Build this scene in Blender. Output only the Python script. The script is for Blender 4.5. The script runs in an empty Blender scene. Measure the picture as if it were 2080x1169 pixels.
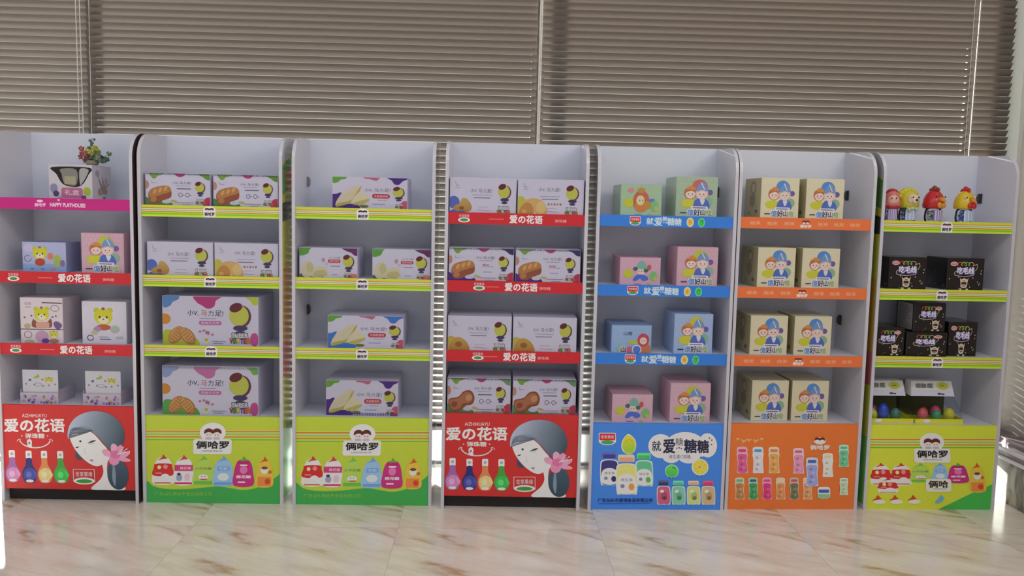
import bpy, math, random
from mathutils import Vector, Matrix
random.seed(7)
SC = bpy.context.scene
COL = SC.collection

# ------------------------------------------------------------------ camera
F_PX, PITCH, YAW, ROLL = 1699.0, 0.0931, 0.0300, 0.0223
CAM_POS = Vector((0.0, -3.4719, 1.2635))
fwd = Vector((math.sin(YAW)*math.cos(PITCH), math.cos(YAW)*math.cos(PITCH), -math.sin(PITCH)))
rgt = Vector((math.cos(YAW), -math.sin(YAW), 0))
upv = rgt.cross(fwd)
r2 = math.cos(ROLL)*rgt + math.sin(ROLL)*upv
u2 = -math.sin(ROLL)*rgt + math.cos(ROLL)*upv
cd = bpy.data.cameras.new('camera')
cam = bpy.data.objects.new('camera', cd)
COL.objects.link(cam)
cd.sensor_width = 36.0
cd.lens = 36.0*F_PX/2080.0
cd.clip_start = 0.02
cam.matrix_world = Matrix(((r2.x, u2.x, -fwd.x, CAM_POS.x), (r2.y, u2.y, -fwd.y, CAM_POS.y),
                           (r2.z, u2.z, -fwd.z, CAM_POS.z), (0, 0, 0, 1)))
SC.camera = cam

# ------------------------------------------------------------------ light
SC.view_settings.view_transform = 'Standard'
SC.view_settings.look = 'None'
SC.view_settings.gamma = 1.0
SC.view_settings.exposure = 0.08
SC.view_settings.use_curve_mapping = False

w = bpy.data.worlds.new('world')
SC.world = w
w.use_nodes = True
nt = w.node_tree
for n in list(nt.nodes):
    nt.nodes.remove(n)
out = nt.nodes.new('ShaderNodeOutputWorld')
bg = nt.nodes.new('ShaderNodeBackground')
tc = nt.nodes.new('ShaderNodeTexCoord')
sx = nt.nodes.new('ShaderNodeSeparateXYZ')
nt.links.new(tc.outputs['Generated'], sx.inputs[0])
# street side (+y): bright hazy sky over sunlit pavement; room side (-y): the dim hall
ele = nt.nodes.new('ShaderNodeValToRGB')
mr = nt.nodes.new('ShaderNodeMapRange')
mr.inputs['From Min'].default_value = -0.5
mr.inputs['From Max'].default_value = 0.5
nt.links.new(sx.outputs['Z'], mr.inputs['Value'])
nt.links.new(mr.outputs['Result'], ele.inputs['Fac'])
el = ele.color_ramp.elements
el[0].position = 0.0
el[0].color = (1.0, 0.98, 0.94, 1)
el[1].position = 1.0
el[1].color = (0.22, 0.215, 0.205, 1)
e = el.new(0.30)
e.color = (0.9, 0.89, 0.85, 1)
e = el.new(0.46)
e.color = (0.30, 0.29, 0.275, 1)
mul = nt.nodes.new('ShaderNodeMixRGB')
mul.blend_type = 'MULTIPLY'
mul.inputs['Fac'].default_value = 1.0
nt.links.new(ele.outputs['Color'], mul.inputs['Color1'])
mul.inputs['Color2'].default_value = (2.6, 2.6, 2.6, 1)
side = nt.nodes.new('ShaderNodeMapRange')
side.inputs['From Min'].default_value = -0.02
side.inputs['From Max'].default_value = 0.10
nt.links.new(sx.outputs['Y'], side.inputs['Value'])
mix = nt.nodes.new('ShaderNodeMixRGB')
nt.links.new(side.outputs['Result'], mix.inputs['Fac'])
mix.inputs['Color1'].default_value = (0.435, 0.438, 0.455, 1)
nt.links.new(mul.outputs['Color'], mix.inputs['Color2'])
nt.links.new(mix.outputs['Color'], bg.inputs['Color'])
nt.links.new(bg.outputs['Background'], out.inputs['Surface'])


def area_light(name, loc, rot, sx_, sy_, power, col=(1, 1, 1)):
    d = bpy.data.lights.new(name, 'AREA')
    d.shape = 'RECTANGLE'
    d.size = sx_
    d.size_y = sy_
    d.energy = power
    d.color = col
    o = bpy.data.objects.new(name, d)
    o.location = loc
    o.rotation_euler = rot
    COL.objects.link(o)
    return o


area_light('ceiling_panel_light', (-1.6, -2.3, 2.9), (math.radians(22), 0, 0), 1.2, 0.6, 7, (1, 0.985, 1.0))
area_light('ceiling_panel_light', (0.2, -2.3, 2.9), (math.radians(22), 0, 0), 1.2, 0.6, 7, (1, 0.985, 1.0))
area_light('ceiling_panel_light', (1.9, -2.3, 2.9), (math.radians(22), 0, 0), 1.2, 0.6, 12, (1, 0.96, 0.92))
sd = bpy.data.lights.new('sun', 'SUN')
sd.energy = 34.0
sd.angle = math.radians(1.0)
sd.color = (1.0, 0.98, 0.95)
sun = bpy.data.objects.new('sun', sd)
COL.objects.link(sun)
sun.rotation_euler = Vector((0.50, -0.86, -0.165)).to_track_quat('-Z', 'Y').to_euler()


# ------------------------------------------------------------------ materials
def s2l(c):
    c = c/255.0
    return c/12.92 if c <= 0.04045 else ((c+0.055)/1.055)**2.4


def lin(rgb, gain=1.0):
    return tuple(min(0.93, s2l(v)*gain) for v in rgb)+(1.0,)


def bsdf_mat(name, color=None, rough=0.5, attr=False, noise=0.0, spec=0.5, metal=0.0, nscale=60):
    m = bpy.data.materials.new(name)
    m.use_nodes = True
    t = m.node_tree
    b = t.nodes['Principled BSDF']
    b.inputs['Roughness'].default_value = rough
    b.inputs['Specular IOR Level'].default_value = spec
    b.inputs['Metallic'].default_value = metal
    if attr:
        a = t.nodes.new('ShaderNodeAttribute')
        a.attribute_name = 'ink'
        src = a.outputs['Color']
    else:
        rgb = t.nodes.new('ShaderNodeRGB')
        rgb.outputs[0].default_value = color
        src = rgb.outputs[0]
    if noise > 0:
        nz = t.nodes.new('ShaderNodeTexNoise')
        nz.inputs['Scale'].default_value = nscale
        tcn = t.nodes.new('ShaderNodeTexCoord')
        t.links.new(tcn.outputs['Object'], nz.inputs['Vector'])
        r = t.nodes.new('ShaderNodeMapRange')
        r.inputs['To Min'].default_value = 1-noise
        r.inputs['To Max'].default_value = 1+noise
        t.links.new(nz.outputs['Fac'], r.inputs['Value'])
        mm = t.nodes.new('ShaderNodeVectorMath')
        mm.operation = 'SCALE'
        t.links.new(src, mm.inputs[0])
        t.links.new(r.outputs['Result'], mm.inputs['Scale'])
        src = mm.outputs[0]
    t.links.new(src, b.inputs['Base Color'])
    return m


def clear_mat(name, tint=(1, 1, 1, 1), gl=0.12, rough=0.03):
    m = bpy.data.materials.new(name)
    m.use_nodes = True
    t = m.node_tree
    for n in list(t.nodes):
        t.nodes.remove(n)
    o = t.nodes.new('ShaderNodeOutputMaterial')
    tr = t.nodes.new('ShaderNodeBsdfTransparent')
    tr.inputs['Color'].default_value = tint
    g = t.nodes.new('ShaderNodeBsdfGlossy')
    g.inputs['Roughness'].default_value = rough
    lw = t.nodes.new('ShaderNodeLayerWeight')
    lw.inputs['Blend'].default_value = gl
    mx = t.nodes.new('ShaderNodeMixShader')
    t.links.new(lw.outputs['Fresnel'], mx.inputs['Fac'])
    t.links.new(tr.outputs[0], mx.inputs[1])
    t.links.new(g.outputs[0], mx.inputs[2])
    t.links.new(mx.outputs[0], o.inputs['Surface'])
    return m


M_PRINT = bsdf_mat('printed_card', rough=0.38, attr=True, noise=0.03, spec=0.35)
M_GLOSSY = bsdf_mat('glossy_printed_card', rough=0.14, attr=True, noise=0.03)
M_LAM = bsdf_mat('white_laminate', lin((222, 221, 228)), rough=0.16, noise=0.02)
M_DARK = bsdf_mat('dark_recess', lin((34, 30, 32)), rough=0.6, noise=0.05)
M_STEEL = bsdf_mat('steel_clip', lin((150, 152, 156)), rough=0.3, metal=0.9, noise=0.05)
M_CLIPD = bsdf_mat('dark_plastic_clip', lin((62, 60, 58)), rough=0.4, noise=0.05)
M_PLAS = bsdf_mat('toy_plastic', rough=0.25, attr=True, noise=0.03)
M_CLEAR = clear_mat('clear_plastic', (0.90, 0.92, 0.95, 1), 0.22, 0.06)
M_GLASS = clear_mat('window_glass', (0.94, 0.97, 0.96, 1), 0.08, 0.0)
M_FRAME = bsdf_mat('window_frame_paint', lin((66, 63, 60)), rough=0.4, noise=0.03)


# ------------------------------------------------------------------ mesh builder
class MB:
    def __init__(s):
        s.v, s.f, s.c = [], [], []

    def face(s, pts, col):
        n = len(s.v)
        s.v += [tuple(p) for p in pts]
        s.f.append(tuple(range(n, n+len(pts))))
        s.c.append(col if isinstance(col, list) else [col]*len(pts))

    def grid(s, rows, col, close=False, cap=False):
        """rows: list of equal-length rings (shared vertices)"""
        n0 = len(s.v)
        m = len(rows[0])
        for r in rows:
            s.v += [tuple(p) for p in r]
        for i in range(len(rows)-1):
            for j in range(m if close else m-1):
                k = (j+1) % m
                a = n0+i*m
                s.f.append((a+j, a+k, a+m+k, a+m+j))
                cc = col(i, j) if callable(col) else col
                s.c.append([cc]*4)
        if cap:
            for i in (0, len(rows)-1):
                idx = [n0+i*m+j for j in range(m)]
                if i == 0:
                    idx.reverse()
                s.f.append(tuple(idx))
                cc = col(max(0, i-1), 0) if callable(col) else col
                s.c.append([cc]*m)

    def box(s, x0, x1, y0, y1, z0, z1, col, ch=0.0):
        cols = col if isinstance(col, dict) else {}
        d = cols.get('d', col if not isinstance(col, dict) else (0.5, 0.5, 0.5, 1))
        X, Y, Z = (x0, x1), (y0, y1), (z0, z1)

        def pt(i, j, k, ax):
            p = [X[i], Y[j], Z[k]]
            for a, q in enumerate((i, j, k)):
                if a != ax and ch:
                    p[a] += ch if q == 0 else -ch
            return p
        fs = {'-y': (1, 0, [(0, 0), (1, 0), (1, 1), (0, 1)]), '+y': (1, 1, [(1, 0), (0, 0), (0, 1), (1, 1)]),
              '-x': (0, 0, [(1, 0), (0, 0), (0, 1), (1, 1)]), '+x': (0, 1, [(0, 0), (1, 0), (1, 1), (0, 1)]),
              '-z': (2, 0, [(0, 1), (1, 1), (1, 0), (0, 0)]), '+z': (2, 1, [(0, 0), (1, 0), (1, 1), (0, 1)])}
        for nm, (ax, sd_, q) in fs.items():
            pts = []
            for a, b in q:
                ijk = [(sd_, a, b), (a, sd_, b), (a, b, sd_)][ax]
                pts.append(pt(*ijk, ax))
            s.face(pts, cols.get(nm, d))
        if ch:
            for ax in range(3):
                o = [a for a in range(3) if a != ax]
                for a in (0, 1):
                    for b in (0, 1):
                        q = []
                        for e_ in (0, 1):
                            ijk = [0, 0, 0]
                            ijk[ax] = e_
                            ijk[o[0]] = a
                            ijk[o[1]] = b
                            q.append((pt(*ijk, o[0]), pt(*ijk, o[1])))
                        p1, p2, p3, p4 = q[0][0], q[0][1], q[1][1], q[1][0]
                        for p in (p1, p2):
                            p[ax] = (X, Y, Z)[ax][0]+ch
                        for p in (p3, p4):
                            p[ax] = (X, Y, Z)[ax][1]-ch
                        s.face([p1, p2, p3, p4], d)
            for i in (0, 1):
                for j in (0, 1):
                    for k in (0, 1):
                        s.face([pt(i, j, k, 0), pt(i, j, k, 1), pt(i, j, k, 2)], d)

    def lathe(s, cx, cy, prof, col, n=20):
        rows = [[(cx+r*math.cos(2*math.pi*j/n), cy+r*math.sin(2*math.pi*j/n), z) for j in range(n)] for r, z in prof]
        s.grid(rows, col, close=True, cap=True)

    def ball(s, c, r, col, n=16, m=10, taper=0.0, rx=1, ry=1, rz=1):
        rows = []
        for i in range(m+1):
            t = -math.pi/2+math.pi*i/m
            rr = max(0.02, math.cos(t))*r*(1-taper*math.sin(t))
            rows.append([(c[0]+rx*rr*math.cos(2*math.pi*j/n), c[1]+ry*rr*math.sin(2*math.pi*j/n), c[2]+rz*r*math.sin(t)) for j in range(n)])
        s.grid(rows, col, close=True, cap=True)

    def tube(s, pts, r, col, n=8):
        rows = []
        for i, p in enumerate(pts):
            p = Vector(p)
            a = Vector(pts[max(0, i-1)])
            b = Vector(pts[min(len(pts)-1, i+1)])
            t = (b-a).normalized()
            h = Vector((0, 0, 1)) if abs(t.z) < 0.9 else Vector((1, 0, 0))
            x = t.cross(h).normalized()
            y = t.cross(x)
            rows.append([p+r*(math.cos(2*math.pi*j/n)*x+math.sin(2*math.pi*j/n)*y) for j in range(n)])
        s.grid(rows, col, close=True, cap=True)

    def mesh(s, name, mat, smooth=False):
        me = bpy.data.meshes.new(name)
        me.from_pydata(s.v, [], s.f)
        at = me.color_attributes.new('ink', 'FLOAT_COLOR', 'CORNER')
        flat = []
        for c in s.c:
            for q in c:
                flat += list(q)
        at.data.foreach_set('color', flat)
        me.materials.append(mat)
        if smooth:
            me.polygons.foreach_set('use_smooth', [True]*len(me.polygons))
        me.update()
        return me


def link(name, me, parent=None, loc=None, rz=None):
    o = bpy.data.objects.new(name, me)
    COL.objects.link(o)
    if parent is not None:
        o.parent = parent
    if loc is not None:
        o.location = loc
    if rz is not None:
        o.rotation_euler = (0, 0, rz)
    return o


def build(name, mb, mat, parent=None, loc=None, rz=None, smooth=False):
    return link(name, mb.mesh(name, mat, smooth), parent, loc, rz)


def tag(o, label, cat, group=None):
    o['label'] = label
    o['category'] = cat
    if group:
        o['group'] = group
    return o


def struct(o):
    o['kind'] = 'structure'
    return o


def empty(name, loc, rz=0.0):
    o = bpy.data.objects.new(name, None)
    o.empty_display_size = 0.05
    COL.objects.link(o)
    o.location = loc
    o.rotation_euler = (0, 0, rz)
    return o


# ------------------------------------------------------------------ printed art
_tx = {}


def text_geo(body, bold):
    bold = 0.0
    k = (body, bold)
    if k not in _tx:
        c = bpy.data.curves.new('t', 'FONT')
        c.body = body
        c.resolution_u = 2
        c.offset = bold
        o = bpy.data.objects.new('t', c)
        COL.objects.link(o)
        dg = bpy.context.evaluated_depsgraph_get()
        m = bpy.data.meshes.new_from_object(o.evaluated_get(dg))
        vs = [(v.co.x, v.co.y) for v in m.vertices]
        fs = [tuple(p.vertices) for p in m.polygons]
        xs = [v[0] for v in vs]
        ys = [v[1] for v in vs]
        _tx[k] = (vs, fs, min(xs), max(xs), min(ys), max(ys))
        bpy.data.objects.remove(o)
        bpy.data.curves.remove(c)
        bpy.data.meshes.remove(m)
    return _tx[k]


class Art:
    """Printed artwork, laid as hair-thin layers of ink on one face of a part."""
    STEP = 2.5e-5

    def __init__(s, mb, put, quad, gain=1.25):
        s.mb, s.put, s.q, s.gain, s.k = mb, put, quad, gain, 1

    def uv(s, x, y):
        TL, TR, BL, BR = s.q
        u = v = 0.5
        for _ in range(3):
            xl = TL[0]+(BL[0]-TL[0])*v
            xr = TR[0]+(BR[0]-TR[0])*v
            u = (x-xl)/(xr-xl)
            yt = TL[1]+(TR[1]-TL[1])*u
            yb = BL[1]+(BR[1]-BL[1])*u
            v = (y-yt)/(yb-yt)
        return min(1, max(0, u)), min(1, max(0, v))

    def P(s, x, y):
        u, v = s.uv(x, y)
        return s.put(u, v, s.k*s.STEP)

    def col(s, c):
        return lin(c, s.gain)

    def poly(s, pts, c):
        s.mb.face([s.P(*p) for p in reversed(pts)], s.col(c))
        s.k += 1

    def grad(s, pts, c0, c1, axis=(1, 0)):
        """printed colour blend along an axis"""
        d = [p[0]*axis[0]+p[1]*axis[1] for p in pts]
        a, b = min(d), max(d)
        cx = sum(p[0] for p in pts)/len(pts)
        cy = sum(p[1] for p in pts)/len(pts)

        def cc(p):
            t = ((p[0]*axis[0]+p[1]*axis[1])-a)/(b-a)
            return s.col(tuple(c0[i]+(c1[i]-c0[i])*t for i in range(3)))
        n = len(pts)
        for i in range(n):
            tri = [pts[(i+1) % n], pts[i], (cx, cy)]
            s.mb.face([s.P(*p) for p in tri], [cc(p) for p in tri])
        s.k += 1

    def ell(s, cx, cy, rx, ry, c, rot=0, n=20, c1=None):
        pts = []
        for i in range(n):
            a = 2*math.pi*i/n
            x, y = rx*math.cos(a), ry*math.sin(a)
            pts.append((cx+x*math.cos(rot)-y*math.sin(rot), cy+x*math.sin(rot)+y*math.cos(rot)))
        if c1:
            s.grad(pts, c, c1, (0, 1))
        else:
            s.poly(pts, c)

    def rect(s, x0, y0, x1, y1, c):
        s.poly([(x0, y0), (x1, y0), (x1, y1), (x0, y1)], c)

    def rr(s, x0, y0, x1, y1, r, c):
        pts = []
        for cx, cy, a0 in ((x1-r, y0+r, -90), (x1-r, y1-r, 0), (x0+r, y1-r, 90), (x0+r, y0+r, 180)):
            for k in range(5):
                a = math.radians(a0+k*22.5)
                pts.append((cx+r*math.cos(a), cy+r*math.sin(a)))
        s.poly(pts, c)

    def blob(s, ctrl, c, c1=None, axis=(1, 0), sub=4):
        pts = []
        n = len(ctrl)
        for i in range(n):
            p0, p1, p2, p3 = (ctrl[(i+k-1) % n] for k in range(4))
            for j in range(sub):
                t = j/sub
                pts.append(tuple(0.5*((2*p1[d])+(-p0[d]+p2[d])*t+(2*p0[d]-5*p1[d]+4*p2[d]-p3[d])*t*t
                                      + (-p0[d]+3*p1[d]-3*p2[d]+p3[d])*t**3) for d in (0, 1)))
        if c1:
            s.grad(pts, c, c1, axis)
        else:
            s.poly(pts, c)

    def stroke(s, pts, wd, c):
        for i in range(len(pts)-1):
            (x0, y0), (x1, y1) = pts[i], pts[i+1]
            L = math.hypot(x1-x0, y1-y0) or 1
            ex, ey = (x1-x0)/L*wd*0.3, (y1-y0)/L*wd*0.3
            nx, ny = -(y1-y0)/L*wd/2, (x1-x0)/L*wd/2
            q = [(x0-ex+nx, y0-ey+ny), (x1+ex+nx, y1+ey+ny), (x1+ex-nx, y1+ey-ny), (x0-ex-nx, y0-ey-ny)]
            s.mb.face([s.P(*p) for p in reversed(q)], s.col(c))
        s.k += 1

    def arc(s, cx, cy, rx, ry, a0, a1, wd, c, n=10):
        s.stroke([(cx+rx*math.cos(math.radians(a0+(a1-a0)*i/n)), cy+ry*math.sin(math.radians(a0+(a1-a0)*i/n))) for i in range(n+1)], wd, c)

    def text(s, body, x0, x1, yc, c, h=None, bold=0.012, rot=0.0):
        vs, fs, a, b, lo, hi = text_geo(body, bold)
        sx_ = (x1-x0)/(b-a)
        sy_ = sx_ if h is None else h/(hi-lo)
        cx = (x0+x1)/2
        ma, mh = (a+b)/2, (lo+hi)/2
        cr, sr = math.cos(rot), math.sin(rot)
        cc = s.col(c)
        b_ = bold*0.9
        for ox, oy in (((0, 0),) if bold < 0.015 else ((-b_, -b_), (b_, -b_), (-b_, b_), (b_, b_))):
            pp = []
            for x, y in vs:
                dx, dy = (x-ma+ox)*sx_, -(y-mh+oy)*sy_
                pp.append(s.P(cx+dx*cr-dy*sr, yc+dx*sr+dy*cr))
            n = len(s.mb.v)
            s.mb.v += [tuple(p) for p in pp]
            for f in fs:
                s.mb.f.append(tuple(n+i for i in f))
                s.mb.c.append([cc]*len(f))
            s.k += 0.3
        s.k += 0.7


WHITE = (238, 234, 240)


def logo_leaf(a, x, y, w_, h_, filled=False):
    """small maker's badge: name over a green hill"""
    x0, x1 = x-w_/2, x+w_/2
    y0, y1 = y-h_/2, y+h_/2
    if filled:
        a.rr(x0, y0, x1, y0+h_*0.82, h_*0.10, WHITE)
        a.ell(x, y0+h_*0.72, w_*0.48, h_*0.30, WHITE)
        a.rr(x0+w_*.04, y0+h_*.07, x1-w_*.04, y0+h_*0.62, h_*0.08, (205, 40, 52))
        a.ell(x, y0+h_*0.78, w_*0.38, h_*0.17, (70, 160, 90))
        a.text('世享果缘', x0+w_*.12, x1-w_*.12, y0+h_*0.34, WHITE, h=h_*.30)
    else:
        t = h_*0.035
        for p in ([(x0, y0), (x1, y0)], [(x0, y0), (x0, y1-h_*.15)], [(x1, y0), (x1, y1-h_*.15)]):
            a.stroke(p, t, WHITE)
        a.ell(x, y0+h_*0.80, w_*0.50, h_*0.24, WHITE)
        a.ell(x, y0+h_*0.82, w_*0.38, h_*0.14, (60, 140, 60))
        a.text('世享果缘', x0+w_*.1, x1-w_*.1, y0+h_*0.33, WHITE, h=h_*.34)


def logo_heads(a, x, y, w_, plate=True, cw=WHITE, ct=(40, 34, 36), small=True, txt='俩哈罗'):
    """two dark-haired heads over the maker's name"""
    if plate:
        a.ell(x, y-w_*.20, w_*.34, w_*.26, WHITE)
        a.rr(x-w_*.5, y-w_*.03, x+w_*.5, y+w_*.36, w_*.06, WHITE)
    else:
        a.ell(x, y-w_*.16, w_*.26, w_*.16, (235, 205, 190))
    for sg in (-1, 1):
        cx = x+sg*w_*.105
        a.ell(cx, y-w_*.16, w_*.10, w_*.10, (236, 214, 205))
        a.blob([(cx-w_*.12, y-w_*.17), (cx-w_*.10, y-w_*.27), (cx, y-w_*.31), (cx+w_*.10, y-w_*.27), (cx+w_*.12, y-w_*.17), (cx+w_*.03, y-w_*.21), (cx-w_*.05, y-w_*.20)], (95, 45, 42))
        if small:
            a.ell(cx-w_*.035, y-w_*.14, w_*.012, w_*.014, (60, 40, 40), n=8)
            a.ell(cx+w_*.035, y-w_*.14, w_*.012, w_*.014, (60, 40, 40), n=8)
            a.blob([(cx-w_*.08, y-w_*.07), (cx, y-w_*.085), (cx+w_*.08, y-w_*.07), (cx+w_*.07, y-w_*.02), (cx-w_*.07, y-w_*.02)], (190, 180, 205))
    a.text(txt, x-w_*.42, x+w_*.42, y+w_*.12, ct, h=w_*.19, bold=0.035)
    if small and plate:
        a.text('LIANGHALUO', x-w_*.26, x+w_*.26, y+w_*.275, (90, 84, 90), h=w_*.045)


def art_red_base(a):
    a.rect(40, 30, 1700, 1120, (188, 46, 46))
    a.text('AIZHIHUAYU', 305, 600, 183, WHITE, h=42)
    a.text('爱の花语', 88, 806, 304, WHITE, h=160, bold=0.03)
    a.text('弹珠糖', 335, 562, 433, WHITE, h=60, bold=0.02)
    for x in (293, 600):
        a.ell(x, 433, 8, 8, WHITE, n=8)
    a.arc(447, 470, 185, 110, 12, 168, 14, WHITE, 14)
    a.arc(262, 500, 26, 24, 180, 300, 9, WHITE, 6)
    a.arc(632, 500, 26, 24, 240, 360, 9, WHITE, 6)
    a.ell(380, 512, 30, 40, WHITE)
    a.ell(378, 520, 13, 17, (150, 110, 140))
    a.poly([(345, 545), (410, 545), (405, 575), (370, 572)], WHITE)
    for x, y, c, d in ((163, 0, (196, 130, 178), (150, 100, 160)), (363, 8, (66, 70, 150), (40, 44, 110)), (547, 8, (216, 190, 130), (205, 130, 80)), (740, 10, (60, 178, 80), (70, 150, 60))):
        a.rr(x-36, 610+y, x+36, 706+y, 12, (236, 228, 232))
        a.rect(x-14, 640+y, x+14, 670+y, (150, 150, 160))
        a.blob([(x-30, 706+y), (x+30, 706+y), (x+40, 780+y), (x+84, 870+y), (x+80, 950+y), (x+45, 1005+y), (x-45, 1005+y), (x-80, 950+y), (x-84, 870+y), (x-40, 780+y)], d)
        a.blob([(x-62, 860+y), (x+5, 820+y), (x+66, 860+y), (x+70, 940+y), (x+30, 980+y), (x-40, 985+y), (x-70, 930+y)], c)
        a.ell(x-8, 905+y, 34, 40, tuple(min(255, q+32) for q in c))
        a.ell(x, 985+y, 46, 18, (226, 220, 226))
        a.poly([(x+50, 830+y), (x+96, 905+y), (x+76, 950+y), (x+46, 890+y)], tuple(min(255, q+12) for q in c))
    logo_leaf(a, 1010, 935, 250, 180)
    # illustration of a woman in a grey head wrap with a pink flower
    a.blob([(1230, 740), (1245, 870), (1200, 970), (1085, 1085), (1250, 1098), (1480, 1098), (1465, 1040), (1340, 1010), (1290, 900), (1300, 760), (1330, 690), (1280, 640)], (226, 219, 224))
    a.blob([(930, 620), (925, 700), (975, 730), (1010, 700), (960, 640)], (70, 70, 88))
    a.blob([(862, 380), (900, 335), (980, 322), (1080, 355), (1170, 420), (1250, 520), (1310, 600), (1310, 690), (1260, 760), (1180, 806), (1090, 775), (990, 690), (915, 585), (872, 480)], (232, 224, 230))
    a.blob([(846, 470), (842, 400), (872, 300), (950, 205), (1070, 145), (1200, 127), (1330, 150), (1435, 215), (1505, 320), (1524, 440), (1490, 540), (1440, 600), (1340, 600), (1280, 540), (1210, 450), (1120, 370), (1020, 330), (930, 325), (880, 360), (860, 420)], (168, 178, 198), (58, 74, 86), (1, 0.45), sub=6)
    a.arc(1030, 560, 200, 240, 215, 310, 6, (96, 104, 122), 10)
    a.stroke([(890, 425), (930, 408), (965, 412)], 6, (226, 170, 180))
    a.ell(990, 497, 13, 14, (60, 50, 60), n=12)
    a.blob([(1075, 522), (1120, 492), (1176, 482), (1150, 504), (1110, 516)], (52, 50, 62))
    a.stroke([(1100, 535), (1150, 522)], 6, (170, 160, 172))
    a.blob([(924, 580), (945, 566), (972, 562), (955, 578)], (52, 50, 62))
    a.stroke([(1032, 585), (1038, 630), (1046, 656)], 5, (190, 178, 188))
    a.ell(1112, 732, 20, 13, (160, 120, 140), rot=0.3)
    a.ell(1415, 905, 126, 190, (66, 86, 104), c1=(48, 66, 80), n=24)
    a.blob([(1370, 760), (1390, 900), (1375, 1050), (1345, 950)], (120, 140, 154))
    for x, y, rx, ry, ro, c in ((1300, 640, 62, 40, 0.5, (226, 150, 182)), (1395, 600, 46, 78, -0.2, (230, 160, 188)), (1440, 620, 40, 88, 0.5, (222, 142, 174)), (1490, 670, 95, 34, -0.45, (228, 152, 182)), (1500, 720, 80, 26, 0.15, (224, 150, 178)), (1380, 730, 62, 62, 0.3, (220, 136, 172)), (1400, 660, 60, 50, 0, (206, 110, 152))):
        a.ell(x, y, rx, ry, c, rot=ro)
    for dx, dy in ((60, -60), (95, -35), (120, -70), (150, -40), (80, -85)):
        a.stroke([(1420, 660), (1420+dx, 660+dy)], 5, (240, 214, 220))
        a.ell(1420+dx, 660+dy, 8, 8, (246, 236, 236), n=8)


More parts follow.
